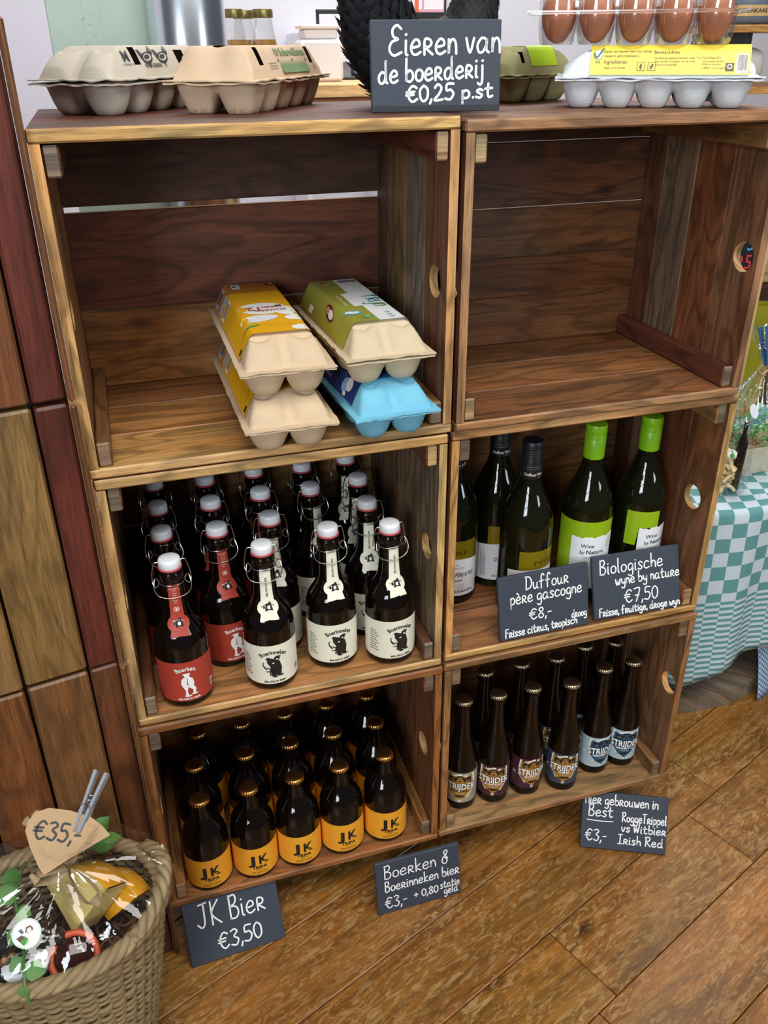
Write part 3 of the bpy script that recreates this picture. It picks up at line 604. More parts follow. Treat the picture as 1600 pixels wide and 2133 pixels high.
# tall slim bottles with shield labels ---------------------------------------------------
def slim(kind):
    bg, sh, tx, sub = {'blond': ('#98907d', '#a9792f', '#efefeb', 'BLOND BIER'), 'red': ('#42222a', '#a9742f', '#f2f2ee', 'IRISH RED'), 'tripel': ('#39434e', '#a9792f', '#f2f2ee', 'TRIPEL'), 'wit': ('#a9bcc4', '#28526e', '#f2f4f4', 'AMERIKAANS WIT')}[kind]
    e = thing('slim_beer_bottle', 'x', 'beer bottle', (0, 0, 0), 0, 'tall slim bottles with shield labels')
    P = dense([(.0235, 0), (.0275, .0025), (.0288, .007), (.0288, .05), (.0288, .095), (.0275, .110), (.0225, .132), (.0165, .155), (.0135, .180), (.0124, .205), (.0122, .214), (.0136, .2165), (.0136, .2205), (.0125, .224), (.0125, .2305)])
    bottle_body(e, P, AMBERGLASS, 40); w = Wrap(P, .0288); h = PI*.0288; mb = MB()
    w.band(mb, 0, -h*.9, h*.9, .018, .088, .0004, 40, 2)
    S = lambda k, dz=0: [(x*k*1.16, .054+z*k*1.08+dz) for x, z in [(-.021, .029), (-.010, .0265), (0, .0305), (.010, .0265), (.021, .029), (.0225, .012), (.021, -.006), (.0125, -.020), (0, -.031), (-.0125, -.020), (-.021, -.006), (-.0225, .012)]]
    w.poly(mb, 5, [(x+.0018, z-.0015) for x, z in S(1.02)], .0006, (0, .054)); w.poly(mb, 2, S(1.0), .0009, (0, .054)); w.poly(mb, 3, S(.9), .0012, (0, .054))
    w.poly(mb, 1, [(-.0185, .0795), (-.006, .077), (-.006, .068), (-.0195, .068)], .0015); w.poly(mb, 1, [(.0185, .0795), (.006, .077), (.006, .068), (.0195, .068)], .0015)
    w.ell(mb, 1, 0, .0765, .0065, .0062, .0016); w.ell(mb, 3, 0, .0745, .0048, .0058, .0019); w.poly(mb, 1, [(-.0045, .0768), (.0045, .0768), (.0045, .0752), (-.0045, .0752)], .0021); w.ell(mb, 1, 0, .0708, .0025, .0012, .0021)
    w.text(mb, 2, 'SMAAK', -.0125, .0720, .0022, .0019); w.text(mb, 2, '& LEF', .0125, .0720, .0022, .0019)
    w.text(mb, 1, 'STRIJDER', .0004, .0505, .0205, .0021, bold=.055, fit=.0545); w.text(mb, 4, 'STRIJDER', 0, .0510, .0198, .0024, bold=.022, fit=.0525)
    w.text(mb, 1 if kind == 'blond' else 4, sub, 0, .0448, .0062, .0022, bold=.015, fit=.030 if kind != 'tripel' else .02)
    w.text(mb, 2, 'SPECIAALBIER', 0, .0405, .0022, .0022)
    w.poly(mb, 1, [(-.0085, .0345), (-.002, .0365), (.009, .0350), (.008, .0325), (0, .0312), (-.007, .0325)], .0016); w.text(mb, 4, 'BEST', 0, .0195, .0030, .0012)
    w.text(mb, 4, 'BE.', -.034, .05, .006, .0009)
    w.poly(mb, 4, [(.042, .024), (.056, .024), (.056, .05), (.042, .05)], .0009)
    mb.build('label', [paper('label_'+kind, bg, var=.12), INK, paper('shield_rim_'+kind, '#e4e4e0'), paper('shield_'+kind, sh, var=.1), paper('shield_text_'+kind, tx), paper('shield_shadow_'+kind, {'blond': '#c4c0b5', 'red': '#5a3136', 'tripel': '#23282e', 'wit': '#6f8a9a'}[kind])], e, 60)
    crown(e, .0131, .2322, PALECAP); return e
protos = {k: slim(k) for k in ('blond', 'red', 'tripel', 'wit')}; used = set()
SP = [('blond', .5235, .064, -.42, 'tall slim bottle with a grey-beige shield label, nearest the stack on the left'), ('red', .5855, .0605, -.40, 'tall slim bottle with dark red shield label, second from left in front'), ('red', .650, .0590, -.02, 'tall slim bottle with dark red label turned sideways, third in front'),
      ('tripel', .7185, .0480, -.38, 'tall slim bottle with a slate-blue and gold shield label in front'), ('wit', .7945, .0680, .02, 'tall slim bottle with pale blue label, left of the two pale ones'), ('wit', .8535, .0690, -.3, 'tall slim bottle with pale blue label beside the crate side'),
      ('tripel', .5885, .1235, .3, 'tall slim bottle in the shade of the second row, leftmost'), ('red', .6590, .1245, .2, 'tall slim bottle in the shade of the second row, second from left'), ('tripel', .7270, .1205, 0.0, 'tall slim bottle in the shade of the second row, middle'),
      ('wit', .7930, .1360, -.1, 'tall slim bottle in the shade of the second row, second from right'), ('wit', .8535, .1300, .1, 'tall slim bottle in the shade of the second row, rightmost')]
for k, x, y, a, lab in SP:
    loc = (x, y, .1127)
    if k not in used: protos[k].location = loc; protos[k].rotation_euler = (0, 0, a); protos[k]['label'] = lab; used.add(k)
    else: dup(protos[k], loc, a, lab)
# wine bottles ---------------------------------------------------------------------------
LIME = simple('lime_cap_foil', srgb('#86c41c'), 0.35); LIMETHRU = simple('lime_seen_through', srgb('#8db01a'), 0.18); BLACKCAP = simple('black_cap', srgb('#1d2026'), 0.4); OLLAB = simple('olive_gold_label', srgb('#7c6a12'), 0.15)
WLAB = paper('white_wine_label', '#e6e8ea', var=.02); GREYINK = paper('grey_print', '#8b8f94'); NAVYINK = simple('navy_ink', srgb('#243040'), .5)
def wine_profile(H, R):
    k = H/.305; return dense([(R*.78, 0), (R*.95, .003), (R, .009), (R, .06*k), (R, .12*k), (R, .155*k), (R*.95, .176*k), (R*.78, .198*k), (R*.55, .220*k), (R*.40, .240*k), (.0155, .262*k), (.0150, .285*k), (.0148, .300*k), (.0148, .3035*k)])
def green_wine(label, loc, rz, torn):
    e = thing('wine_bottle', label, 'wine bottle', loc, rz, 'green-capped wine bottles'); P = wine_profile(.307, .0415); bottle_body(e, P, OLIVEGLASS); w = Wrap(P, .0415); mb = MB()
    jag = lambda t: .126+.003*t+.0011*math.sin(t*23)+.0008*math.sin(t*51)
    x0 = -.030 if not torn else -.026
    w.band(mb, 0, x0, .050, .030, jag, .0005, 40, 2)
    if torn: w.band(mb, 1, -.048, .006, lambda t: .095 if t < .4 else .1275, .157, .0005, 20, 2)
    else: w.band(mb, 1, -.062, .062, lambda t: jag(t)-.004 if .25 < t < .91 else .035, .1545, .0003, 48, 3)  # lime glow of the back label through the glass, coloured onto the front
    w.text(mb, 2, 'Wine', -.0025, .1080, .0098, .0009, bold=.006); w.text(mb, 2, 'by', -.0105, .0965, .0098, .0009, bold=.004, xs=.9); w.text(mb, 2, 'Nature', .0105, .0965, .0102, .0009, bold=.014)
    w.text(mb, 3, 'ORGANIC', .004, .0880, .0042, .0009, space=1.3); w.ell(mb, 3, -.023, .0665, .006, .006, .0009); w.ell(mb, 0, -.023, .0665, .0053, .0053, .0011); w.text(mb, 2, 'v', -.023, .0645, .006, .0013)
    w.ell(mb, 4, .036, .114, .004, .011, .0009, rot=-.3)
    mb.build('label', [WLAB, LIMETHRU, NAVYINK, GREYINK, paper('pale_leaf_print', '#b9d0b0')], e, 60)
    mb = MB(); lathe(mb, [(.0162, .252), (.0166, .2535), (.0166, .284), (.0160, .2848), (.0166, .2856), (.0166, .288), (.0160, .2888), (.0166, .2896), (.0166, .292), (.0160, .2928), (.0166, .2936), (.0166, .305), (.0155, .3075), (.001, .308)], 32); mb.build('screw_cap', LIME, e, 40)
    return e
green_wine('green-capped wine bottle with white label, left of the two green caps', (.741, .102, .4969), -.30, False); green_wine('green-capped wine bottle behind the 7,50 sign, lime patch on its side', (.840, .1015, .4969), .1, True)
def dark_wine(label, loc, rz, dz):
    e = thing('wine_bottle', label, 'wine bottle', loc, rz, 'dark-capped wine bottles'); P = wine_profile(.294, .042); bottle_body(e, P, OLIVEGLASS); w = Wrap(P, .042); mb = MB()
    w.band(mb, 0, -.058, .046, .016, lambda t: .083+.004*math.cos((t-.5)*3), .0005, 44, 2); w.band(mb, 1, -.040, .040, .086, .120, .0004, 36, 2); w.band(mb, 1, .044, .066, .05, .112, .0004, 12, 2)
    w.text(mb, 2, 'DUFFOUR PÈRE & FILS', .004, .0535, .0105, .0009, bold=.012, fit=.064); w.text(mb, 2, 'GASCOGNE', .002, .0440, .0062, .0009, fit=.026); w.text(mb, 3, 'FAMILLE DUFFOUR', .002, .0685, .0040, .0009); w.text(mb, 3, 'depuis 1983', .002, .0745, .0032, .0009)
    w.text(mb, 2, 'SAUVIGNON GROS MANSENG', .003, .0225, .0058, .0009, bold=.01, fit=.066)
    for k in range(4): w.poly(mb, 3, [(-.016, .0385-k*.003), (.020, .0385-k*.003), (.020, .0379-k*.003), (-.016, .0379-k*.003)], .0009)
    for k in range(6): w.poly(mb, 3, [(-.052+k*.0018, .022), (-.0512+k*.0018, .022), (-.0512+k*.0018, .074-.006*(k % 3)), (-.052+k*.0018, .074-.006*(k % 3))], .0009)
    w.text(mb, 4, 'PÈRE', .004, .094, .012, .0008, fit=.04)
    mb.build('label', [WLAB, OLLAB, INK, GREYINK, simple('olive_print', srgb('#4a400c'), .2)], e, 60)
    mb = MB(); pr_ = [(.0160, .234), (.0164, .235), (.0164, .266)]
    for k in range(5): pr_ += [(.0159, .2672+k*.0034), (.0164, .2680+k*.0034), (.0164, .2698+k*.0034)]
    lathe(mb, pr_+[(.0164, .2925), (.0152, .2945), (.001, .295)], 32)
    wc = Wrap([(.0164, .2), (.0164, .3)], .0164)
    wc.text(mb, 1, 'Duffour Père & Fils', .0, .2405, .0068, .0004, bold=.02, fit=.045); wc.band(mb, 2, -.02, .004, .2555, .2560, .0004, 12, 1); wc.band(mb, 2, -.02, .004, .2515, .2520, .0004, 12, 1); wc.text(mb, 2, 'GASCOGNE', .006, .2365, .0028, .0004)
    mb.build('screw_cap', [BLACKCAP, WHITEP, GREYINK], e, 40); return e
dw = dark_wine('dark-capped wine bottle at the front, behind the 8 euro sign', (.634, .102, .4969), .30, 0)
dup(dw, (.534, .168, .4969), -.30, 'dark-capped wine bottle half hidden by the crate side'); dup(dw, (.622, .192, .4969), .25, 'dark-capped wine bottle in the shade between the other two dark ones')
# ------------------------------------------------------------------ egg cartons
def pulp(name, h): return simple(name, srgb(h), 0.9, spec=0.15, bump=0.35, bscale=800, var=0.05)
GREYPULP, BEIGEPULP, OLIVEPULP, WHITEPULP, BLUEPULP, SANDPULP = pulp('grey_pulp', '#bcb3a4'), pulp('beige_pulp', '#cbb195'), pulp('olive_pulp', '#99936a'), pulp('white_pulp', '#d3d9de'), pulp('blue_pulp', '#74b6cf'), pulp('sand_pulp', '#c9b294')
EGGM = simple('brown_eggshell', srgb('#bd7450'), 0.45, bump=0.05, bscale=300, var=0.1)
class Prof(Wrap):
    """printing surface over a carton lid: x along the carton, v measured up and across from the -y flange"""
    def __init__(s, W, hf, hl, si):
        s.Q = [(-W/2+.0045, hf+.0025), (-W/2+.004+si*.8, hf+.001+hl*.8), (-W/2+.004+si, hf+.001+hl*.9414), (-W/2+.004+si*1.2, hf+.001+hl)]; s.Q += [(-y, z) for y, z in s.Q[::-1]]
        s.l = [0]
        for a, b in zip(s.Q, s.Q[1:]): s.l.append(s.l[-1]+math.dist(a, b))
        s.S = s.l[-1]
    def p(s, x, v, e):
        v = min(max(v, 0), s.S-1e-6)
        for k in range(7):
            if s.l[k] <= v <= s.l[k+1]:
                t = (v-s.l[k])/(s.l[k+1]-s.l[k]); (y0, z0), (y1, z1) = s.Q[k], s.Q[k+1]; n = math.dist((y0, z0), (y1, z1))
                return (x, y0+(y1-y0)*t-(z1-z0)/n*e, z0+(z1-z0)*t+(y1-y0)/n*e)
    def rect(s, mb, mat, x0, x1, v0, v1, e, nx=2):
        vs = sorted([v0, v1]+[l for l in s.l if v0 < l < v1]); V = []; F = []
        for i in range(nx+1):
            for v in vs: V.append(s.p(x0+(x1-x0)*i/nx, v, e))
        m = len(vs)
        for i in range(nx):
            for j in range(m-1): b = i*m+j; F.append([b, b+m, b+m+1, b+1])
        mb.add(V, F, mat)
def carton(label, loc, rz, L, nl, mat, prints=None, sleeve=None, holes=(), W=.112, hf=.034, hl=.035, kind='round', seed=0, gape=0.0, rot=None, wobble=1.0):
    r = random.Random(seed); e = thing('egg_carton', label, 'egg carton', loc, rz, 'egg cartons', rot)
    A, B = L/2-.006, W/2-.006; px, py = 2*(A-.003)/nl, 2*(B-.001)/2; ex, fl, pw = (2.3, .48, 2.0) if kind == 'round' else (3.6, .62, 1.25)
    # tray: a moulded underside of rounded cups
    mb = MB(); NX, NY = int(2*A/.0028), int(2*B/.0028); V = []; F = []
    for i in range(NX+1):
        for j in range(NY+1):
            x, y = -A+2*A*i/NX, -B+2*B*j/NY
            if i in (0, NX) or j in (0, NY): z = hf
            else:
                kx = min(nl-1, max(0, int((x+A-.003)/px))); ky = 0 if y < 0 else 1
                cx, cy = -A+.003+px*(kx+.5), -B+.001+py*(ky+.5)
                d = (abs((x-cx)/(px*.5))**ex+abs((y-cy)/(py*.5))**ex)**(1/ex); t = max(0, (d-fl)/(1.14-fl))
                z = hf*min(1.0, t**pw); z = min(z, hf*.62) if abs(y) < py*.45 and abs(x) < A-.012 else z
            V.append((x, y, z))
    for i in range(NX):
        for j in range(NY): b = i*(NY+1)+j; F.append([b, b+NY+1, b+NY+2, b+1])
    mb.add(V, F, 0)
    def ring(mb, z0, z1, out, dz):
        V = []; F = []; n = 120; P = []
        per = [(x, y) for x, y in [(-1, -1), (1, -1), (1, 1), (-1, 1)]]
        for k in range(n):
            t = 4*k/n; q = int(t); f = t-q; a, b = per[q], per[(q+1) % 4]; P.append((a[0]+(b[0]-a[0])*f, a[1]+(b[1]-a[1])*f))
        sd = r.uniform(0, 50)
        for (ux, uy) in P:
            w = noise.noise(Vector((ux*L*60+sd, uy*W*60, 0)))*.0016*wobble; zz = noise.noise(Vector((ux*L*25+sd, uy*W*25, 7)))*dz
            xo, yo = ux*(L/2+out)+w*(1 if ux > 0 else -1)*(abs(ux) > .99), uy*(W/2+out)+w*(1 if uy > 0 else -1)*(abs(uy) > .99)
            V += [(ux*(A-.001), uy*(B-.001), z0), (ux*(A-.001), uy*(B-.001), z1), (xo, yo, z1+zz-.0004), (xo, yo, z0+zz-.0004)]
        for k in range(n):
            a, b = 4*k, 4*((k+1) % n)
            for q in range(4): F.append([a+q, a+(q+1) % 4, b+(q+1) % 4, b+q])
        mb.add(V, F, 0)
    ring(mb, hf-.0022, hf-.0004, .0012, .0018); mb.build('tray', mat, e, 48)
    # lid: sloping sides, two egg-shaped shoulders at each end
    si, ei = .0165, .040; mb = MB(); NX, NY = int(2*A/.0024), int(2*B/.0024); V = []; F = []; h0 = hf+.001+gape
    def lz(x, y):
        D = A-abs(x); q = min(abs(y-c) for c in (-B*.53, B*.53))/.0215; b0 = .0125*max(0, 1-q*q)**.8 if kind == 'round' else 0
        ee = ei if kind == 'round' else .020+.004*math.cos(y*120); s = D/ee
        for _ in range(6): s = (D+b0*max(0, 1-((min(s, 1)-.42)/.52)**2)**.7)/ee if D > .0008 else D/ee
        s = min(s, (B-abs(y)+.002)/si)
        return h0+hl*(s if s < .8 else .8+.2*math.sin(min(1, (s-.8)/.4)*PI/2))
    for i in range(NX+1):
        for j in range(NY+1):
            x, y = -A+2*A*i/NX, -B+2*B*j/NY; V.append((x, y, h0 if i in (0, NX) or j in (0, NY) else lz(x, y)))
    hol = lambda x, y: any(a < x < b and c < y < d for a, b, c, d in holes)
    for i in range(NX):
        for j in range(NY):
            x, y = -A+2*A*(i+.5)/NX, -B+2*B*(j+.5)/NY
            if hol(x, y): continue
            b = i*(NY+1)+j; F.append([b, b+NY+1, b+NY+2, b+1])
    mb.add(V, F, 0); ring(mb, hf+.0006+gape, hf+.002+gape, .0020, .0020)
    for sx in (-1, 1):
        for y in (-B*.5-.006, B*.5-.006): box(mb, (sx*(A-.007)-.0016, y, hf+.001+gape), (sx*(A-.007)+.0016, y+.007, hf+.0105+gape), .0008)
    pr_ = Prof(W, hf+gape, hl, si); mats = [mat]
    if prints: mats += prints(mb, pr_, L)
    lid_ = mb.build('lid', mats, e, 48)
    if sleeve: mb = MB(); ms = sleeve(mb, pr_, L, A); mb.build('paper_sleeve', ms, lid_, 30)
    return e
def pm(n, h, rough=.42): return simple(n, srgb(h), rough, var=.03, bscale=30)
YELS, ORS, GREYP, BLKP = pm('yellow_sleeve', '#e2a713'), pm('orange_brown_print', '#b9731a'), pm('grey_print_panel', '#a9abb3'), pm('black_print', '#222222')
REDT, YOLK, PALEB, GRNP = pm('rust_print', '#b4552f'), pm('yolk_print', '#eeb52b'), pm('pale_egg_print', '#d9dcde'), pm('green_print', '#4d9a58')
def sl_yellow(mb, q, L, A):
    S = q.S; x0, x1 = -A+.034, A-.016
    q.rect(mb, 0, x0, x1-.05, .002, S-.002, .0006, 4); q.rect(mb, 1, x1-.05, x1, .002, S-.002, .0006, 2)
    for xx, w, m in ((x1-.026, .022, 5), (x1-.060, .020, 5), (x1-.088, .017, 2)): q.rect(mb, m, xx, xx+w, S-.034, S-.006, .0009)
    for k in range(7): q.rect(mb, 3, x1-.086+k*.002, x1-.0852+k*.002, S-.031, S-.010, .0011)
    for k in range(7): q.rect(mb, 3, x1-.024+k*.0025, x1-.0228+k*.0025, S-.030, S-.012, .0011)
    q.rect(mb, 3, x0+.006, x0+.014, S-.014, S-.006, .0009); q.rect(mb, 2, x1-.030, x1-.004, S-.056, S-.044, .0011); q.rect(mb, 3, x1-.020, x1-.012, S-.050, S-.0465, .0013)
    q.ell(mb, 2, x0+.106, S*.5+.004, .027, .031, .0009); q.ell(mb, 2, x0+.088, S*.5-.026, .020, .016, .001); q.ell(mb, 6, x0+.060, S*.5+.016, .014, .026, .0012, rot=.25); q.ell(mb, 2, x0+.056, S*.5-.030, .012, .014, .001)
    q.ell(mb, 7, x0+.036, S*.5-.004, .0105, .027, .0011, rot=-.2); q.ell(mb, 8, x0+.037, S*.5-.004, .0075, .024, .0014, rot=-.2); q.ell(mb, 9, x0+.029, S*.5+.030, .003, .012, .0014, rot=.4)
    q.ell(mb, 2, x0+.012, S*.5-.030, .011, .014, .001)
    for t, x, v, sz, f in (('12', x0+.112, S*.5+.014, .022, .017), ('SCHARREL', x0+.098, S*.5-.004, .0105, .042), ('EIEREN', x0+.1125, S*.5-.009, .0095, .026)): q.text(mb, 4, t, x, v, sz, .0014, bold=.02, rot=PI/2, fit=f)
    q.rect(mb, 3, x0+.112, x0+.116, S*.5-.022, S*.5-.014, .0014)
    for k in range(4): q.rect(mb, 10, x1-.028+k*.003, x1-.027+k*.003, S*.5-.030, S*.5-.004, .0011)
    q.rect(mb, 3, x1-.016, x1-.007, S*.5-.034, S*.5-.020, .0011); q.rect(mb, 2, x1-.014, x1-.009, S*.5-.031, S*.5-.027, .0013)
    for k in range(4): q.rect(mb, 10, x0+.02, x0+.03-.002*k, S-.030+k*.004, S-.029+k*.004, .0009)
    return [YELS, ORS, WHITEP, BLKP, REDT, GREYP, PALEB, YOLK, YELS, GRNP, ORS]
def sl_green(mb, q, L, A):
    S = q.S; x0, x1 = -A+.034, A-.008
    q.rect(mb, 0, x0, x1, S*.5+.001, S-.003, .0006, 4); q.rect(mb, 1, x0, x1, .004, S*.5+.001, .0007, 4); q.rect(mb, 1, x0+.07, x0+.135, S*.5, S*.5+.012, .0009)
    q.text(mb, 2, '10 Verse Eieren', x0+.100, S*.5+.013, .0100, .0011, bold=.02, rot=PI, fit=.062); q.text(mb, 2, 'uit vrije uitloop', x0+.098, S*.5+.022, .0055, .0011, rot=PI, fit=.052)
    q.ell(mb, 3, x0+.088, S-.025, .022, .009, .0009, rot=-.25); q.ell(mb, 4, x0+.088, S-.025, .020, .0075, .0011, rot=-.25); q.ell(mb, 1, x0+.082, S-.0245, .011, .0055, .0013, rot=-.2); q.ell(mb, 5, x0+.097, S-.0265, .008, .0045, .0013, rot=-.2)
    q.ell(mb, 6, x0+.040, S*.5+.024, .0085, .0125, .0011); q.ell(mb, 1, x0+.040, S*.5+.024, .006, .009, .0013); q.text(mb, 6, '6', x0+.044, S*.5+.024, .010, .0015, rot=PI)
    q.poly(mb, 7, [(x0+.018, S*.5+.020), (x0+.026, S*.5+.012), (x0+.018, S*.5+.004), (x0+.010, S*.5+.012)], .0011); q.text(mb, 2, 'BIO', x0+.019, S*.5+.012, .005, .0014, rot=PI)
    q.ell(mb, 2, x1-.018, S*.5+.020, .010, .009, .0011); q.ell(mb, 0, x1-.018, S*.5+.020, .009, .008, .0013); q.ell(mb, 3, x1-.018, S*.5+.020, .006, .0055, .0015); q.rect(mb, 2, x1-.060, x1-.042, S-.016, S-.006, .0009)
    st, wd = hand('frijn'); k = .058/wd
    for i, P in enumerate(st): stroke(mb, [(x0+.118-p[0]*k, S*.5-.013-(p[1]*.032)) for p in P], .0026, lambda x, v: q.p(x, v, .0012), 8 if i < 3 else (7 if i > 4 else 9))
    for k in range(14): q.rect(mb, 4, x1-.006-.0006, x1-.006+.0, 0.03, .0301, .0011) if k < 0 else q.rect(mb, 4, x1-.020, x1-.008, S*.5-.030+k*.0019, S*.5-.030+k*.0019+(.0011 if k % 3 else .0006), .0012)
    for k in range(3): q.rect(mb, 10, x0+.008+k*.010, x0+.0135+k*.010, S*.5-.022, S*.5-.016, .0012)
    return [pm('olive_sleeve', '#8f8f36'), pm('white_sleeve', '#dcdfe1'), WHITEP, REDT, BLKP, EGGM, pm('teal_print', '#3e9fb4'), GRNP, pm('dark_teal_print', '#177a92'), pm('mid_teal_print', '#1f8d83'), GREYP]
def sl_blue(mb, q, L, A):
    S = q.S; x0, x1 = -A+.034, A-.010
    q.rect(mb, 0, x0, x1, S*.62, S-.003, .0006, 4); q.rect(mb, 1, x0, x1, S*.36, S*.62, .0006, 4); q.rect(mb, 2, x0, x1, .004, S*.36, .0006, 4)
    q.text(mb, 2, 'TAFEL EIEREN', x0+.135, S-.020, .0105, .0009, bold=.02, rot=PI, fit=.07); q.text(mb, 2, 'klasse A', x0+.11, S-.010, .007, .0009, rot=PI, fit=.03)
    q.ell(mb, 3, x0+.040, S-.018, .013, .010, .0009, rot=.4); q.ell(mb, 2, x0+.028, S-.022, .010, .009, .001); q.rect(mb, 2, x0+.030, x0+.040, S-.010, S-.005, .0011)
    for k in range(9): q.poly(mb, 4, [(x0+.05+k*.009, S-.030), (x0+.056+k*.009, S-.031), (x0+.049+k*.009, S-.016)], .0009)
    return [pm('navy_sleeve', '#1c3576'), pm('mid_blue_sleeve', '#2d6fc0'), WHITEP, pm('light_blue_print', '#8fb6da'), pm('wave_print', '#4a6fae')]
FZ = .8806
carton('sand-coloured carton of twelve with yellow paper, lower of the left stack', (.2415, .124, FZ), PI/2, .305, 6, SANDPULP, sleeve=sl_yellow, seed=1)
carton('sand-coloured carton of twelve with yellow paper, stacked on top of its twin', (.2435, .128, FZ+.0700), PI/2-.01, .305, 6, SANDPULP, sleeve=sl_yellow, seed=2)
carton('pale blue carton with navy paper under the green-and-white one', (.3685, .100, FZ), PI/2+.05, .262, 5, BLUEPULP, sleeve=sl_blue, seed=3, W=.108)
carton('sand-coloured carton with green and white paper, on the pale blue one', (.3655, .114, FZ+.0700), PI/2+.03, .268, 5, pulp('pale_sand_pulp', '#c6b697'), sleeve=sl_green, seed=4, W=.110, gape=.0012)
TZ = 1.2492
def pr_grey(mb, q, L):
    q.text(mb, 1, 'M', -.074, .018, .017, .0008, bold=.02); q.text(mb, 1, 'middelgroot', -.074, .0135, .004, .0008)
    q.text(mb, 1, 'VERSE EIEREN', -.026, .0105, .0062, .0008, bold=.02, fit=.034)
    for x in (-.032, .000):
        q.ell(mb, 1, x, .0215, .011, .0065, .0008, rot=.2); q.ell(mb, 0, x, .0220, .0085, .0042, .001, rot=.2); q.ell(mb, 1, x-.001, .0222, .006, .0026, .0012, rot=.2); q.ell(mb, 1, x+.010, .0285, .004, .0045, .0008); q.poly(mb, 1, [(x-.012, .020), (x-.016, .031), (x-.011, .031), (x-.006, .024)], .0008)
        q.poly(mb, 1, [(x+.008, .033), (x+.012, .036), (x+.014, .032)], .0009); q.poly(mb, 1, [(x-.001, .016), (x+.001, .016), (x+.001, .011), (x-.001, .011)], .0008)
    return [BLKP]
def pr_beige(mb, q, L):
    q.text(mb, 1, '10 ScharrelEieren', .024, .0245, .0130, .0008, bold=.025, fit=.100)
    q.rect(mb, 1, -.020, .070, .004, .0125, .0008, 8)
    for k in range(42): q.poly(mb, 1, [(-.021+k*.0021, .0122), (-.0190+k*.0021, .0122), (-.0202+k*.0021+.0006*(k % 3), .0165+.0014*((k*7) % 4))], .0008)
    for x in (-.022, .024, .071): q.ell(mb, 1, x, .0195, .0028, .0018, .0008); q.ell(mb, 0, x, .0195, .0012, .0008, .001)
    q.text(mb, 1, 'A', .094, .0075, .010, .0008, bold=.03)
    for k in range(3): q.rect(mb, 2, -.055, -.031, .010+k*.003, .0112+k*.003, .0008)
    return [pm('faded_green_print', '#6f8f5f'), pm('faint_print', '#b09c80')]
carton('pale grey egg carton with a black printed M, at the left end of the top', (.1255, .255, TZ), math.radians(52), .25, 5, GREYPULP, prints=pr_grey, holes=[(-.061, -.049, -.0445, -.036), (.03, .05, -.044, -.038)], seed=5, gape=.002, hl=.034)
carton('beige egg carton with green printed lettering, beside the pale grey one', (.2665, .2215, TZ), math.radians(57), .25, 5, BEIGEPULP, prints=pr_beige, holes=[(-.094, -.086, -.02, .006), (-.083, -.070, -.044, -.036), (.084, .094, -.044, -.036)], kind='square', seed=6)
def sl_plus(mb, q, L, A):
    S = q.S; q.rect(mb, 0, -A+.034, A-.010, .0015, S*.86, .0006, 4)
    q.ell(mb, 1, -.074, .026, .0058, .0062, .0009); q.ell(mb, 2, -.074, .026, .0052, .0056, .001); st_ = [(-.0785, .027), (-.075, .0225), (-.068, .033)]
    stroke(mb, st_, .0022, lambda x, v: q.p(x, v, .0014), 1); q.text(mb, 1, 'IKB', -.074, .0155, .0042, .0009, bold=.02)
    for t, x, v, sz, f in (('Eieren van hennen met vrije uitloop,', -.038, .0285, .0042, .058), ('klasse A, gewichtsklasse L', -.045, .0232, .0042, .042), ('Ingrediënten', -.052, .0150, .0064, .028), ('VRIJE-UITLOOPEI', -.053, .0085, .0036, .026), ('Bewaaradvies', .0085, .0268, .0056, .030), ('Na aankoop gekoeld bewaren (max. 7°C).', .0225, .0205, .0034, .056), ('Tas vooraf houdbaar tot en met', .0185, .0165, .0034, .048), ('zie binnenzijde', .0085, .0125, .0034, .026), ('PLUS Retail B.V.', .062, .0205, .0038, .022), ('Achterwetering 4306', .0635, .0165, .0030, .025), ('3538 HJ Utrecht', .062, .0128, .0030, .022), ('6 GEEFR.: 122 mm (gratis)', .065, .0085, .0030, .028)):
        q.text(mb, 3, t, x, v, sz, .0009, bold=.012, fit=f)
    for x in (-.026, -.013): q.rect(mb, 3, x, x+.0095, .006, .0165, .0009); q.rect(mb, 0, x+.0008, x+.0087, .0068, .0157, .0011); q.ell(mb, 3, x+.0047, .0112, .0016, .0036, .0013, rot=-.5 if x > -.02 else 0)
    q.rect(mb, 3, .0785, .0885, .0055, .0155, .0009); q.ell(mb, 2, .0835, .0110, .0030, .0030, .0011); q.ell(mb, 3, .0835, .0110, .0018, .0018, .0013)
    q.rect(mb, 2, .0905, A-.0125, .003, .0265, .0009, 1); xx = .0918; rr = random.Random(4)
    xx = .0918-.0
    while xx < A-.0135:
        w = rr.choice([.0003, .0005, .0008]); q.rect(mb, 3, xx, xx+w, .0065, .0250, .0011, 1); xx += w+rr.choice([.0003, .0005])
    q.text(mb, 3, '8 710624 101428', .101, .0036, .0026, .0011, fit=.018)
    return [pm('light_yellow_sleeve', '#f3d84a'), pm('dark_green_print', '#1d6b3a'), WHITEP, pm('brown_text', '#4a3a1c')]
WL = Vector((.768, .108, 1.2455)); WR = math.radians(-29.7)
carton('white egg carton with yellow printed paper, carrying the clear egg box', WL, WR, .246, 5, WHITEPULP, sleeve=sl_plus, seed=7)
def pr_olive(mb, q, L): q.rect(mb, 1, -.030, .03, .010, q.S*.42, .0008, 4); return [pm('lime_sticker', '#a9c722')]
carton('small olive-grey egg carton with lime sticker, half behind the white carton', (.664, .300, 1.2455), math.radians(27), .160, 3, OLIVEPULP, prints=pr_olive, holes=[(-.05, -.042, -.044, -.036)], seed=8)
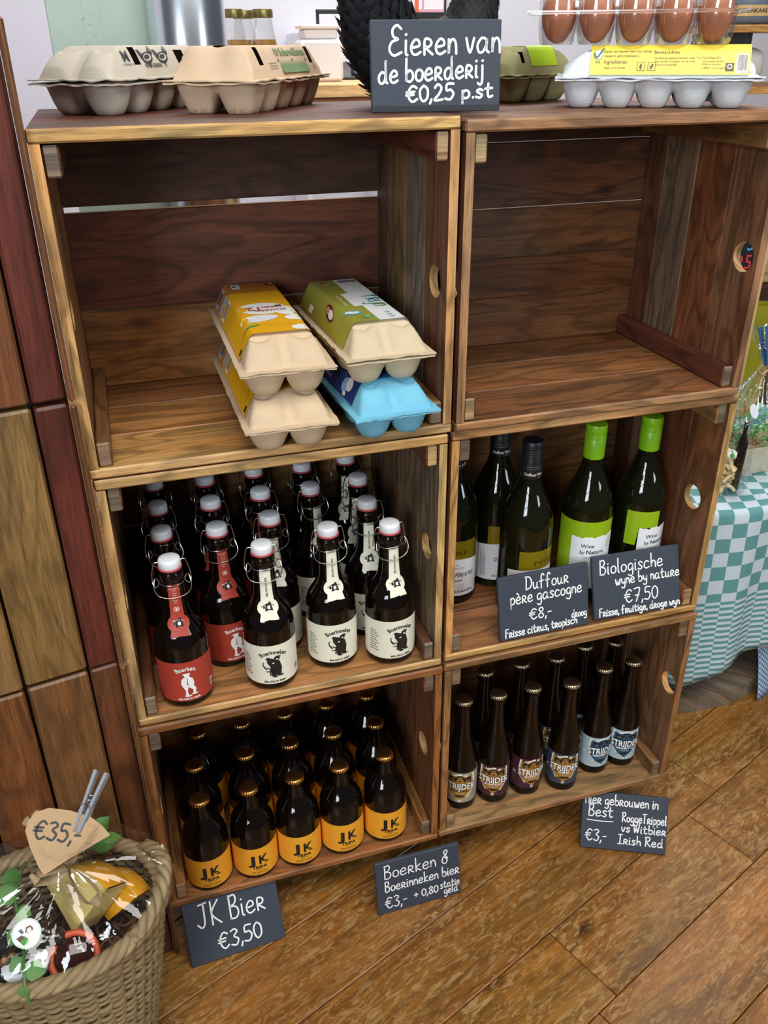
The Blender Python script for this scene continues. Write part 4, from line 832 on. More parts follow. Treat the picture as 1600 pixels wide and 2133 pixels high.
# eggs in the clear box -------------------------------------------------------------------
def eggmesh():
    mb = MB(); P = []
    for k in range(17):
        a = PI*k/16; z = -.0285*math.cos(a); r = .0210*math.sin(a)*(1+.12*math.sin(z*40)); P.append((max(r, .0002), z+.0285))
    lathe(mb, P, 28, 0); return mb
tray = thing('egg_box', 'clear plastic egg box holding ten brown eggs, on the white carton', 'egg box', (0, 0, 0), 0)
BW = Vector((.7385, .1235, WL.z+.0712)); tray.location = BW; tray.rotation_euler = (0, 0, WR-.01)
SP_ = .0475; mbt = MB(); mbl = MB()
spots = [((i-2)*SP_, (j-.5)*SP_) for j in range(2) for i in range(5)]
for x, y in spots:
    V0 = [(.014, 0), (.0190, .0002), (.0210, .004), (.0234, .018), (.02365, .0335)]
    lathe(mbt, V0, 24, 0, x, y, mod=lambda a, i: 1+.012*(math.cos(8*a)-1)*(i in (2,)), caps=False); mbt.add([(x+.012*math.sin(2*PI*k/24), y-.012*math.cos(2*PI*k/24), 0) for k in range(24)], [list(range(24))], 0)
    lathe(mbl, [(.0236, .0380), (.0234, .0505), (.0225, .060), (.0150, .078), (.002, .0795)], 24, 0, x, y, caps=False)
box(mbt, (-.129, -.058, .0330), (.129, -.0475, .0345), .0006, 1); box(mbt, (-.129, .0475, .0330), (.129, .058, .0345), .0006, 1); box(mbt, (-.129, -.0475, .0330), (-.1185, .0475, .0345), .0006, 1); box(mbt, (.1185, -.0475, .0330), (.129, .0475, .0345), .0006, 1)
for i in range(4): box(mbt, (-.0712+i*SP_-.0006, -.0475, .0330), (-.0712+i*SP_+.0006, .0475, .0340), .0004, 0)
for (a, b) in (((-.131, -.0595), (.131, -.0575)), ((-.131, .0575), (.131, .0595))): box(mbl, (a[0], a[1], .0352), (b[0], b[1], .0372), .0004, 1)
for x in (-.1305, .1290): box(mbl, (x, -.0585, .0352), (x+.0015, .0585, .0372), .0004, 1)
box(mbl, (-.1315, -.0602, .0515), (.1315, -.0572, .0523), .0004, 1); box(mbl, (-.1315, .0572, .0515), (.1315, .0602, .0523), .0004, 1)
for i in range(4): box(mbl, (-.0712+i*SP_-.003, -.0570, .0400), (-.0712+i*SP_+.003, -.0540, .0480), .001, 1)
RIM = film_mat('clear_plastic_rim', gloss=0.22, rough=0.2, tint=(0.93, 0.94, 0.95))
mbt.build('tray', [CLEAR, RIM], tray, 40); mbl.build('lid', [CLEAR, RIM], tray, 40)
em = eggmesh(); first = None; cr, sr = math.cos(WR-.01), math.sin(WR-.01)
for n, (x, y) in enumerate(spots):
    loc = BW+Vector((x*cr-y*sr, x*sr+y*cr, .0016)); lab = f'brown egg in the clear egg box, {ORD[n % 5]} of its {"front" if n < 5 else "rear"} row'
    if first is None: first = em.build('egg', EGGM, None, 60); o = first
    else: o = first.copy(); COL.objects.link(o)
    o.location = loc; o.rotation_euler = (.04*math.sin(n*2.1), .04*math.cos(n*1.7), n); tag(o, lab, 'egg', 'eggs in the clear box')
# brown eggs showing in the slit of the pale grey carton
for k, yy in enumerate((-.024, .024)):
    o = first.copy(); COL.objects.link(o); a = math.radians(52); x = -.086
    o.location = (.1255+x*math.cos(a)-yy*math.sin(a), .255+x*math.sin(a)+yy*math.cos(a), TZ+.0062); o.scale = (.84, .84, .84); tag(o, f'brown egg glimpsed in the slit of the pale grey carton, {"left" if k else "right"} one', 'egg', 'eggs in the pale grey carton'); 
# ------------------------------------------------------------------ black hen figure behind the egg sign
def N3(x, y, z): return noise.noise(Vector((x, y, z)))
HENM = simple('black_resin', (0.008, 0.009, 0.011), 0.6, spec=0.25, bump=0.2, bscale=250); COMB = simple('red_comb', srgb('#b3202c'), 0.4); HORN = simple('horn_beak', srgb('#6b5a3a'), 0.5)
hen = thing('hen_figure', 'black hen figure standing on the crates behind the egg sign', 'hen figure', (.472, .185, 1.2456))
SPN = smoothpts([(-.078, 0, .165), (-.070, 0, .140), (-.054, 0, .092), (-.032, 0, .058), (.000, 0, .046), (.032, 0, .054), (.062, 0, .080), (.074, 0, .116), (.080, 0, .148), (.086, 0, .168), (.094, 0, .175)], 5)
RAD = smoothpts([(.006, .004, 0), (.026, .010, 0), (.042, .022, 0), (.047, .036, 0), (.045, .042, 0), (.046, .043, 0), (.040, .036, 0), (.029, .026, 0), (.022, .019, 0), (.019, .016, 0), (.008, .006, 0)], 5)
mb = MB(); V = []; F = []; n = 28
for i, (p, r) in enumerate(zip(SPN, RAD)):
    t = (SPN[min(i+1, len(SPN)-1)]-SPN[max(i-1, 0)]).normalized(); up = Vector((-t.z, 0, t.x))
    for k in range(n):
        a = 2*PI*k/n; w = 1+.05*math.sin(9*a+i*1.9)*math.sin(i*.9); V.append(p+up*(math.cos(a)*r.x*w)+Vector((0, 1, 0))*(math.sin(a)*r.y*w))
for i in range(len(SPN)-1):
    for k in range(n): F.append([i*n+k, i*n+(k+1) % n, (i+1)*n+(k+1) % n, (i+1)*n+k])
F += [list(range(n)), [(len(SPN)-1)*n+k for k in range(n)]]
mb.add(V, F); mb.build('body', HENM, hen, 70)
mb = MB(); rh = random.Random(2)
for i in range(4, len(SPN)-5, 1):
    p, r = SPN[i], RAD[i]; t = (SPN[i+1]-SPN[i-1]).normalized(); up = Vector((-t.z, 0, t.x)); tail = i < 20
    for k in range(18):
        a = 2*PI*(k+.5*(i % 2))/18; nrm = (up*math.cos(a)*r.y+Vector((0, 1, 0))*math.sin(a)*r.x).normalized(); c = p+up*(math.cos(a)*r.x)+Vector((0, 1, 0))*(math.sin(a)*r.y)
        L_ = rh.uniform(.016, .024) if tail else rh.uniform(.011, .016); w = L_*.36; d = (-t+nrm*rh.uniform(.22, .42)).normalized(); s = d.cross(nrm).normalized()
        P = [c-d*L_*.3, c+s*w+d*L_*.15, c+s*w*.8+d*L_*.6, c+d*L_, c-s*w*.8+d*L_*.6, c-s*w+d*L_*.15, c+d*L_*.4+nrm*L_*.12]
        mb.add(P, [[0, 1, 6], [1, 2, 6], [2, 3, 6], [3, 4, 6], [4, 5, 6], [5, 0, 6]])
mb.build('plumage', HENM, hen, 80)
mb = MB()
for k in range(5): lathe(mb, [(.001, 0), (.0065, .003), (.006, .012), (.001, .016+.004*(k in (1, 2)))], 10, 0, .074+.006*k, 0)
mb.v = [(x, y*.35, z+.186-.25*(x-.08)) for x, y, z in mb.v]; mb.build('comb', COMB, hen)
mb = MB(); lathe(mb, [(.001, -.010), (.006, -.006), (.007, 0), (.003, .009), (.001, .011)], 14, 0, .0935, 0); mb.v = [(x, y*.5, z+.153) for x, y, z in mb.v]; lathe(mb, [(.001, -.010), (.007, -.005), (.005, .006), (.001, .009)], 14, 0, .086, .011); mb.v[70:] = mb.v[70:]; 
mb.v = [(x, y, z if i < 70 else z+.150) for i, (x, y, z) in enumerate(mb.v)]; mb.build('wattle', COMB, hen)
mb = MB(); tube(mb, [(.097, 0, .176), (.108, 0, .173), (.114, 0, .168)], lambda t: .0055*(1-t)+.0006, 10); mb.build('beak', HORN, hen)
for s in (-1, 1):
    mb = MB(); x = .010+.006*s; tube(mb, [(x, s*.018, .022), (x+.002, s*.019, .012), (x, s*.019, .0035)], .0035, 8)
    for a in (-.6, 0, .6): tube(mb, [(x, s*.019, .003), (x+.020*math.cos(a), s*.019+.020*math.sin(a), .0024)], .0022, 6)
    tube(mb, [(x, s*.019, .003), (x-.012, s*.019, .0024)], .0022, 6); mb.build('leg', HORN, hen)
# ------------------------------------------------------------------ things behind the crates
SAGE = simple('sage_plaster', srgb('#a9b9ae'), 0.75, bump=0.12, bscale=50, var=.05)
mb = MB(); box(mb, (.026, .545, 0), (.172, .69, 3.0), .002, 0); rp = random.Random(9)
for k in range(260): x = .089+rp.uniform(-.012, .012); z = .3+2.2*rp.random(); s = rp.uniform(.002, .006); mb.add([(x-s, .545, z-s), (x+s, .545, z-s*.6), (x+s*.4, .545, z+s*2), (x, .5435, z)], [[0, 1, 3], [1, 2, 3], [2, 0, 3]])
box(mb, (.0765, .5443, 0), (.1015, .5455, 3.0), .0004, 0); struct(mb.build('trim_1', SAGE, None, 0))
BSTEEL = simple('brushed_steel', (0.72, 0.76, 0.82), 0.22, 1.0)
WHITEM = simple('white_lacquer', srgb('#e4e3e8'), 0.45); LWOOD = wood_mat('pale_counter_wood', figure=.2, knots=False, rough=.5)
cnt = thing('counter', 'white service counter with wooden top, seen through the slot of the top left crate', 'counter', (.34, .44, 0))
mb = MB(); box(mb, (-.155, .02, 0), (.235, .48, .925), .002); mb.build('cabinet', WHITEM, cnt)
mb = MB(); plank(mb, (-.16, 0, .926), (.24, .50, .95), 0, srgb('#c08a4c'), rng); mb.build('worktop', LWOOD, cnt)
urn = thing('steel_urn', 'tall polished steel cylinder beside the sage green pillar', 'urn', (.2245, .535, .9503))
mb = MB(); lathe(mb, [(.055, 0), (.058, .004), (.058, .30), (.0585, .302), (.0585, .31), (.058, .312), (.058, .52), (.055, .526)], 48); mb.build('cylinder', BSTEEL, urn, 40)
mb = MB(); lathe(mb, [(.058, .5265), (.060, .53), (.058, .545), (.012, .556), (.010, .57), (.001, .572)], 40); mb.build('lid', BSTEEL, urn, 40)
desk = thing('desk', 'raised wooden desk with a drawer in the back, behind the beige carton', 'desk', (.34, 1.30, 0))
mb = MB(); plank(mb, (0, 0, 1.205), (.72, .55, 1.233), 0, srgb('#d6ab74'), rng); mb.build('desk_top', LWOOD, desk)
mb = MB(); plank(mb, (.02, .012, 1.14), (.70, .04, 1.204), 0, srgb('#8a562c'), rng); mb.build('drawer_front', LWOOD, desk)
for x in (.02, .67):
    for y in (.05, .48): mb = MB(); plank(mb, (x, y, 0), (x+.04, y+.04, 1.204), 2, srgb('#5b3a20'), rng); mb.build('leg', LWOOD, desk)
AMBER = simple('amber_juice', srgb('#b98432'), 0.3); GLASSB = film_mat('bottle_glass', gloss=.25, rough=.03, tint=(.93, .95, .93)); GLID = simple('gold_green_lid', srgb('#7d7440'), 0.35, .6)
jar = thing('juice_bottle', 'x', 'juice bottle', (0, 0, 0), 0, 'juice bottles with gold lids')
mb = MB(); lathe(mb, [(.030, 0), (.033, .004), (.034, .05), (.032, .085), (.0235, .125), (.0215, .142)], 28, caps=False); mb.build('bottle_glass', GLASSB, jar, 60)
mb = MB(); lathe(mb, [(.029, .002), (.0315, .006), (.0325, .05), (.0305, .083), (.0275, .098)], 28); mb.build('juice', AMBER, jar, 60)
mb = MB(); lathe(mb, [(.0232, .1425), (.0240, .1435), (.0240, .158), (.0225, .1605)], 28, mod=lambda a, i: 1+.02*math.cos(24*a)*(i in (1, 2))); mb.build('lid', GLID, jar, 40)
BL = [((.418, 1.345), 'juice bottle with gold lid beside the steel cylinder, left of three'), ((.455, 1.42), 'juice bottle with gold lid, middle and rearmost of three'), ((.4885, 1.345), 'juice bottle with gold lid, right of three behind the beige carton')]
for k, ((x, y), lab) in enumerate(BL):
    if k == 0: jar.location = (x, y, 1.2333); jar['label'] = lab
    else: dup(jar, (x, y, 1.2333), 0, lab)
can = thing('white_canister', 'white square canister with a narrower neck, on the desk', 'canister', (.665, 1.53, 1.2333))
mb = MB(); box(mb, (-.056, -.045, 0), (.056, .045, .098), .008); mb.build('body', WHITEM, can, 40); mb = MB(); box(mb, (-.044, -.036, .0985), (.044, .036, .122), .004); box(mb, (-.052, -.042, .122), (.052, .042, .132), .003); mb.build('neck', WHITEM, can, 40)
BLACKM = simple('black_metal', (.012, .014, .016), .45)
fr = thing('black_stand', 'thin black metal stand on the desk, behind the white canister', 'stand', (.745, 1.66, 1.2333))
mb = MB(); box(mb, (-.052, -.006, .160), (.062, .006, .171), .002); mb.build('top_bar', BLACKM, fr)
for x in (-.048, .048): mb = MB(); box(mb, (x-.004, -.004, .008), (x+.004, .004, .160), .001); mb.build('post', BLACKM, fr)
mb = MB(); box(mb, (-.06, -.05, 0), (.07, .05, .008), .002); mb.build('base', BLACKM, fr)
cab = thing('white_shelf_unit', 'white shelf unit at the back wall, left of the hen', 'shelf unit', (1.02, 2.62, 0)); mb = MB()
box(mb, (-.16, .2, 0), (.16, .26, 1.36), .003); box(mb, (-.16, 0, 0), (-.14, .2, 1.36)); box(mb, (.14, 0, 0), (.16, .2, 1.36)); mb.build('frame', WHITEM, cab)
for z in (.3, .65, 1.0, 1.26): mb = MB(); box(mb, (-.139, 0, z), (.139, .199, z+.02)); mb.build('shelf', WHITEM, cab)
mb = MB(); box(mb, (0, 0, 0), (.13, .1, .055), .004); o = mb.build('box', simple('pale_yellow_card', srgb('#f0e3a0'), .6)); o.name = 'yellow_box'; o.location = (.965, 2.66, 1.2803); tag(o, 'pale yellow box on the white shelf unit, left of the hen', 'box')
# poster on the back wall
mb = MB(); box(mb, (0, 0, 0), (.30, .015, .42), .002, 0); 
mb.add([(.01, -.0005, .022), (.29, -.0005, .022), (.29, -.0005, .41), (.01, -.0005, .41)], [[0, 1, 2, 3]], 1); rp = random.Random(4)
for i in range(3):
    for k in range(6): x = .016+i*.093; z = .032+k*.062; m = 2 if (i*2+k) % 5 in (0,) else 3; mb.add([(x, -.001, z), (x+.083, -.001, z), (x+.083, -.001, z+.052), (x, -.001, z+.052)], [[0, 1, 2, 3]], m)
mb.add([(.16, -.0015, .022), (.178, -.0015, .022), (.178, -.0015, .41), (.16, -.0015, .41)], [[0, 1, 2, 3]], 2)
o = mb.build('poster', [BLACKM, pm('pink_poster', '#dba0ab'), pm('orange_poster', '#e0694a'), pm('white_poster', '#ece6ea')], None, 0, recalc=False); o.location = (1.24, 2.884, 1.412); tag(o, 'pink, white and orange poster in a black frame on the back wall', 'poster')
# cheese shelves at the right edge
shf = thing('wall_shelf', 'wooden two-tier shelf carrying cheeses, behind the right stack', 'shelf', (1.50, 1.0, 0)); 
for z in (1.205, 1.338): mb = MB(); plank(mb, (0, 0, z), (.75, .26, z+.016), 0, srgb('#b98748'), rng); mb.build('board', LWOOD, shf)
for x in (.10, .60):
    mb = MB(); box(mb, (x, .02, 1.2215), (x+.018, .24, 1.3375), .001); box(mb, (x, .02, 0), (x+.018, .24, 1.2045), .001); mb.build('bracket', BLACKM, shf)
def wheel(label, loc, r, h, cols, band):
    e = thing('round_cheese', label, 'cheese', loc, 0, 'cheeses on the shelves'); mb = MB(); P = [(r*.86, 0), (r*.97, h*.1), (r, h*.3), (r, h*.7), (r*.97, h*.9), (r*.86, h)]
    lathe(mb, dense(P, 3), 40); mb.build('rind', cols, e, 60)
    if band: mb = MB(); w = Wrap([(r, 0), (r, h)], r); w.band(mb, 0, -r*2.9, r*2.9, h*.30, h*.68, .0009, 48, 1); w.text(mb, 1, 'BOERENKAAS', -r*.55, h*.42, h*.2, .0016, bold=.02); mb.build('band', [band, INK], e, 60)
    return e
wheel('blue-grey cheese wheel with tan paper band, on the upper shelf', (1.668, 1.12, 1.3545), .075, .062, simple('grey_blue_rind', srgb('#4d5e6e'), .5), pm('tan_band', '#b99b62')); wheel('dark red cheese wheel behind the blue-grey one', (1.63, 1.215, 1.3545), .030, .052, simple('red_rind', srgb('#5a1414'), .4), None)
CHW = simple('white_cheese_rind', srgb('#d9d5ca'), .7, bump=.3, bscale=90, var=.08); CHW2 = simple('grey_white_cheese_rind', srgb('#cfd0c8'), .7, bump=.3, bscale=90, var=.06)
for k, (x, w, m, lab) in enumerate(((1.530, .066, CHW, 'white rounded cheese block on the lower shelf, left one'), (1.624, .085, CHW2, 'grey-white rounded cheese block on the lower shelf, right one'))):
    mb = MB(); box(mb, (0, 0, 0), (w, .10, .088), .022); o = mb.build('cheese_block', m, None, 80); o.location = (x, 1.05, 1.2216); md = o.modifiers.new('round', 'SUBSURF'); md.levels = md.render_levels = 2; tag(o, lab, 'cheese', 'cheeses on the shelves')
# ------------------------------------------------------------------ cable-spool table with its cloth
SPW = wood_mat('weathered_spool_wood', figure=.4, rough=.8, knots=False)
TB = Vector((1.207, .604, 0)); tb = thing('spool_table', 'weathered wooden cable spool used as a table under the checked cloth', 'table', TB)
def disc(mb, z0, z1, R, r):
    n = 7; w = 2*R/n
    for k in range(n):
        y0, y1 = -R+k*w+.0012, -R+(k+1)*w-.0012; off = (r.uniform(0, 9), r.uniform(0, 9)); t = vary(srgb('#6e6353'), r, .15); m = 10
        A = [(-math.sqrt(max(R*R-y*y, 1e-6)), y) for y in [y0+(y1-y0)*i/m for i in range(m+1)]]; P = A+[(-x, y) for x, y in A[::-1]]; N_ = len(P); c, s = math.cos(-.9), math.sin(-.9)
        V = [(x*c-y*s, x*s+y*c, z) for z in (z0, z1) for x, y in P]; F = [list(range(N_))[::-1], list(range(N_, 2*N_))]+[[i, (i+1) % N_, N_+(i+1) % N_, N_+i] for i in range(N_)]
        uv = [(x+off[0], y+off[1]+z) for z in (z0, z1) for x, y in P]; mb.add(V, F, 0, t, [[uv[i] for i in f] for f in F])
rs = random.Random(6)
for nm, z0, z1 in (('base_disc', 0.0005, .042), ('table_top', .470, .512)): mb = MB(); disc(mb, z0, z1, .375, rs); mb.build(nm, SPW, tb, 30)
mb = MB(); lathe(mb, [(.17, .0425), (.17, .4695)], 32); mb.build('drum', SPW, tb, 40)
def gingham():
    m, nt, b, L = mat_new('gingham_cloth'); uv = nt.nodes.new('ShaderNodeUVMap'); uv.uv_map = 'UVMap'; sp = nt.nodes.new('ShaderNodeSeparateXYZ'); L(uv.outputs[0], sp.inputs[0]); U, Vv = sp.outputs[0], sp.outputs[1]
    par = lambda x, s: mathn(nt, 'FLOORED_MODULO', mathn(nt, 'FLOOR', mathn(nt, 'DIVIDE', x, s)), 2.0)
    xor = lambda a, c: mathn(nt, 'ABSOLUTE', mathn(nt, 'SUBTRACT', a, c))
    ck = xor(par(U, .031), par(Vv, .031)); stv = xor(par(U, .031), par(Vv, .0068)); aV = mathn(nt, 'ABSOLUTE', Vv); aU = mathn(nt, 'ABSOLUTE', U)
    f = nt.nodes.new('ShaderNodeMix'); L(mathn(nt, 'GREATER_THAN', aV, .572), f.inputs[0]); L(ck, f.inputs[2]); L(stv, f.inputs[3])
    c = nt.nodes.new('ShaderNodeMix'); c.data_type = 'RGBA'; c.inputs[6].default_value = (*srgb('#bccbd1'), 1); c.inputs[7].default_value = (*srgb('#5f9192'), 1); L(f.outputs[0], c.inputs[0])
    wv = ramp(nt, noise_n(nt, mapping(nt, uv.outputs[0], (900, 900, 1)), 1.0, 2), .3, .7, .86, 1.08); sc = nt.nodes.new('ShaderNodeVectorMath'); sc.operation = 'SCALE'; L(c.outputs[2], sc.inputs[0]); L(wv, sc.inputs['Scale']); L(sc.outputs[0], b.inputs['Base Color']); b.inputs['Roughness'].default_value = .9; b.inputs['Specular IOR Level'].default_value = .1
    return m
def drape(R, drop, waves, amp, phase, z, rot, seed, a0=0, a1=2*PI, n=220, out=.012):
    """a square cloth over a round top: flat disc, rounded rim, then a skirt with folds"""
    mb = MB(); V = []; UV = []; rows = [(0.001, 0)]+[(R*k/6, 0) for k in range(1, 7)]+[(R+.004, .0025), (R+.008, .009)]; nd = 22
    c, s = math.cos(rot), math.sin(rot); full = a1-a0 > 6.2
    for i in range(n+(0 if full else 1)):
        a = a0+(a1-a0)*i/n; la = a-rot
        sq = drop*(1.0 if callable(drop) is False else 1); corner = (abs(math.sin(2*la))**3)*.06
        for r, dz in rows: V.append((r*math.cos(a), r*math.sin(a), z-dz)); UV.append((r*math.cos(la), r*math.sin(la)))
        for k in range(1, nd+1):
            t = k/nd; d = (drop+corner)*t; fold = amp*t**.8*(math.sin(waves*a+phase)+.45*math.sin(2.3*waves*a+seed)); r = R+.008+out*t+fold+.006*t; V.append((r*math.cos(a), r*math.sin(a), z-.009-d)); L_ = R+.01+d; UV.append((L_*math.cos(la), L_*math.sin(la)))
    m = len(rows)+nd; F = []
    for i in range(n):
        j = (i+1) % (n if full else n+1)
        for k in range(m-1): F.append([i*m+k, j*m+k, j*m+k+1, i*m+k+1])
    # unroll the skirt in blocks so that the weave stays square: along the facing side u follows the rim, v the drop
    uvs = []
    for f in F:
        q = []
        for idx in f:
            i, k = divmod(idx, m); a = a0+(a1-a0)*i/n; la = a-rot; u, v = UV[idx]
            q.append((u, v))
        us = [x[0] for x in q]; uvs.append(q)
    mb.add(V, F, 0, (1, 1, 1), uvs); return mb
CLR = -PI/2+.40
def facing_uv(mb, R, ang):
    """woven grid lined up with the side that faces the room"""
    c, s = math.cos(ang), math.sin(ang); out = []
    for f in mb.f:
        q = []
        for k in f:
            x, y, z = mb.v[k]; r = math.hypot(x, y); dr = max(0, .514-z) if r > R-.002 else 0; a = math.atan2(y, x)-ang
            while a < -PI: a += 2*PI
            while a > PI: a -= 2*PI
            rim = R if dr > 0 else r
            if r > R-.002: q.append((R*a, R+dr))
            else: q.append((r*math.sin(a), r*math.cos(a)))
        out.append(q)
    mb.uv = out
GING = gingham(); mb = drape(.380, .335, 10, .0125, .55, .5155, CLR, 1.3); facing_uv(mb, .380, -PI/2-.32); o = mb.build('tablecloth', GING, None, 60, recalc=False); o.location = TB; so = o.modifiers.new('thick', 'SOLIDIFY'); so.thickness = .0012; so.offset = 1; tag(o, 'teal and white checked tablecloth with striped border, draped over the spool', 'tablecloth')
def undercloth():
    m, nt, b, L = mat_new('blue_check_cloth'); uv = nt.nodes.new('ShaderNodeUVMap'); ck = nt.nodes.new('ShaderNodeTexChecker'); ck.inputs['Scale'].default_value = 150; L(uv.outputs[0], ck.inputs[0]); ck.inputs[1].default_value = (*srgb('#a9bfd2'), 1); ck.inputs[2].default_value = (*srgb('#54779a'), 1); L(ck.outputs[0], b.inputs['Base Color']); b.inputs['Roughness'].default_value = .9; return m
mb = MB(); V = []; F = []; nn = 50; UVv = []
for i in range(nn+1):
    a = -PI/2+.27+1.4*i/nn
    for k in range(15): t = k/14; z_ = .300-.298*t; r = .360+.006*math.sin(a*9+.5)*t+(.036*max(0, (.15-z_)/.15)**.6); V.append((r*math.cos(a), r*math.sin(a), .300-.298*t)); UVv.append((a*.38, .3*t))
for i in range(nn):
    for k in range(14): F.append([i*15+k, (i+1)*15+k, (i+1)*15+k+1, i*15+k+1])
mb.add(V, F, 0, (1, 1, 1), [[UVv[k] for k in f] for f in F]); o = mb.build('cloth', undercloth(), None, 60, recalc=False); o.name = 'undercloth'; o.location = TB; so = o.modifiers.new('thick', 'SOLIDIFY'); so.thickness = .001; tag(o, 'small-checked blue cloth hanging to the floor under the tablecloth', 'cloth')
# ------------------------------------------------------------------ wrapped gifts on the spool table
def crinkle(mb, prof, n, amp, seed, cx=0, cy=0, sx=1, sy=1, pleat=0, caps=False):
    V = []; F = []
    for i, (r, z) in enumerate(prof):
        for k in range(n):
            a = 2*PI*k/n; d = amp*N3(math.cos(a)*4+seed, math.sin(a)*4, z*28)+amp*.7*N3(math.cos(a)*11, math.sin(a)*11+seed, z*60)+pleat*r*math.sin(14*a+N3(z*9, seed, 0)*3)
            rr = max(.001, r+d); V.append((cx+rr*sx*math.cos(a), cy+rr*sy*math.sin(a), z))
    for i in range(len(prof)-1):
        for k in range(n): F.append([i*n+k, i*n+(k+1) % n, (i+1)*n+(k+1) % n, (i+1)*n+k])
    mb.add(V, F); return mb
TT = .5168
RAF = simple('raffia', srgb('#b59a6a'), .8, bump=.3, bscale=300); GREENM = simple('green_leaf', srgb('#4d7f35'), .5, var=.2, bscale=40); SHRED = simple('green_paper_shred', srgb('#3f9a35'), .6); PASTA = simple('pale_pasta', srgb('#d9c795'), .6, var=.1)
bag = thing('gift_bag', 'tall cellophane bag of pasta and a dark bottle with white round tag', 'gift bag', (1.186, .306, TT))
mb = MB(); rb_ = random.Random(3)
for k in range(46):
    a = rb_.uniform(0, 6.28); r = .021*math.sqrt(rb_.random()); z = .008+.082*rb_.random(); c = Vector((-.014+r*.7*math.cos(a), r*math.sin(a), z)); d = Vector((rb_.uniform(-1, 1), rb_.uniform(-1, 1), rb_.uniform(-.6, .6))).normalized()*.011
    tube(mb, [c-d, c+Vector((0, 0, .003)), c+d], .0042, 6)
pf = mb.build('pasta', PASTA, bag, 60); pf['kind'] = 'stuff'
mb = MB(); lathe(mb, [(.009, .003), (.0105, .006), (.0105, .105), (.004, .125), (.004, .145), (.0045, .150)], 20, 0, .014, -.004); mb.build('dark_bottle', BROWNGLASS, bag, 40)
mb = MB(); lathe(mb, [(.011, .0015), (.0115, .004), (.011, .030), (.008, .034)], 20, 0, .016, .018); mb.build('brown_lump', simple('brown_paste', srgb('#8a6a3c'), .7, var=.2, bscale=60), bag, 50)
mb = MB(); crinkle(mb, [(.005, .001), (.034, .002), (.037, .02), (.036, .07), (.033, .11), (.024, .145), (.010, .165), (.006, .172), (.010, .182), (.022, .205), (.030, .222)], 44, .006, 2.0, 0, 0, 1, .9, .05); mb.build('cellophane', FILM, bag, 50)
mb = MB(); tube(mb, [(.008*math.cos(a*.5), .008*math.sin(a*.5), .172+.0006*a) for a in range(13)], .0016, 6); tube(mb, smoothpts([(0, -.008, .175), (-.006, -.014, .190), (-.012, -.016, .205)], 4), .0022, 6); tube(mb, smoothpts([(.002, -.008, .175), (.010, -.016, .196), (.020, -.014, .212)], 4), .0018, 6); mb.build('raffia_tie', RAF, bag, 60)
mb = MB(); lathe(mb, [(.0135, 0), (.0138, .0004), (.0135, .0009)], 28); o = mb.build('round_tag', pm('white_tag', '#dfe2ea'), bag, 40); o.location = (.002, -.030, .184); o.rotation_euler = (1.1, .1, .35)
mb = MB(); lathe(mb, [(.0085, 0), (.0085, .0006)], 24, 0); lathe(mb, [(.0045, .0007), (.0045, .0009)], 18, 1, .001, -.004); stroke(mb, [(-.003, .006), (.001, .002), (-.002, -.001)], .0012, lambda x, y: (x, y, .0009), 2); o = mb.build('sticker', [pm('sticker_white', '#e8ece4'), GRNP, BLKP], bag, 40); o.location = (-.026, -.0275, .098); o.rotation_euler = (1.35, .15, -.5)
ham = thing('gift_hamper', 'cellophane-wrapped hamper with green shreds in a beige tray', 'gift hamper', (1.298, .395, TT))
mb = MB(); V = []
for z, w, d in ((0, .062, .038), (.062, .078, .048)): V += [(-w, -d, z), (w, -d, z), (w, d, z), (-w, d, z)]
for z, w, d in ((.062, .075, .045), (.004, .060, .036)): V += [(-w, -d, z), (w, -d, z), (w, d, z), (-w, d, z)]
mb.add(V, [[3, 2, 1, 0]]+[[b+i, b+(i+1) % 4, b+4+(i+1) % 4, b+4+i] for b in (0, 4, 8) for i in range(4)]+[[12, 13, 14, 15]]); mb.build('tray', pm('beige_board', '#c9bda2'), ham, 20)
mb = MB(); rb_ = random.Random(5)
for k in range(90):
    c = Vector((rb_.uniform(-.06, .055), rb_.uniform(-.036, .034), rb_.uniform(.055, .082 if k < 50 else .125))); P = [c]
    for q in range(5): P.append(P[-1]+Vector((rb_.uniform(-.009, .009), rb_.uniform(-.008, .008), rb_.uniform(-.006, .006))))
    tube(mb, smoothpts(P, 3), .0012, 4)
o = mb.build('paper_shred', SHRED, ham, 60); o['kind'] = 'stuff'
mb = MB()
for k in range(16): c = (rb_.uniform(-.055, -.005), rb_.uniform(-.036, .01), rb_.uniform(.060, .074)); lathe(mb, [(.001, c[2]-.005), (.006, c[2]-.003), (.007, c[2]+.001), (.003, c[2]+.005), (.0008, c[2]+.006)], 10, 0, c[0], c[1])
mb.build('nuts', simple('brown_nut', srgb('#7d5636'), .5, var=.3, bscale=80), ham, 60)['kind'] = 'stuff'
mb = MB(); crinkle(mb, [(.060, -.0), (.078, .01), (.084, .06), (.082, .10), (.066, .145), (.034, .19), (.012, .222), (.008, .232), (.018, .25), (.036, .285), (.044, .305)], 64, .010, 7.0, 0, 0, 1, .66, .06); mb.build('cellophane', FILM, ham, 50)
mb = MB(); tube(mb, smoothpts([(-.03, -.03, .19), (-.01, -.012, .215), (0, -.010, .224), (.012, -.012, .215), (.03, -.03, .200)], 4), .003, 6)
for s in (-1, 1): tube(mb, smoothpts([(0, -.012, .222), (s*.022, -.024, .238), (s*.036, -.024, .226), (s*.020, -.020, .214), (0, -.012, .222)], 4), .0028, 6)
mb.build('raffia_bow', RAF, ham, 60)
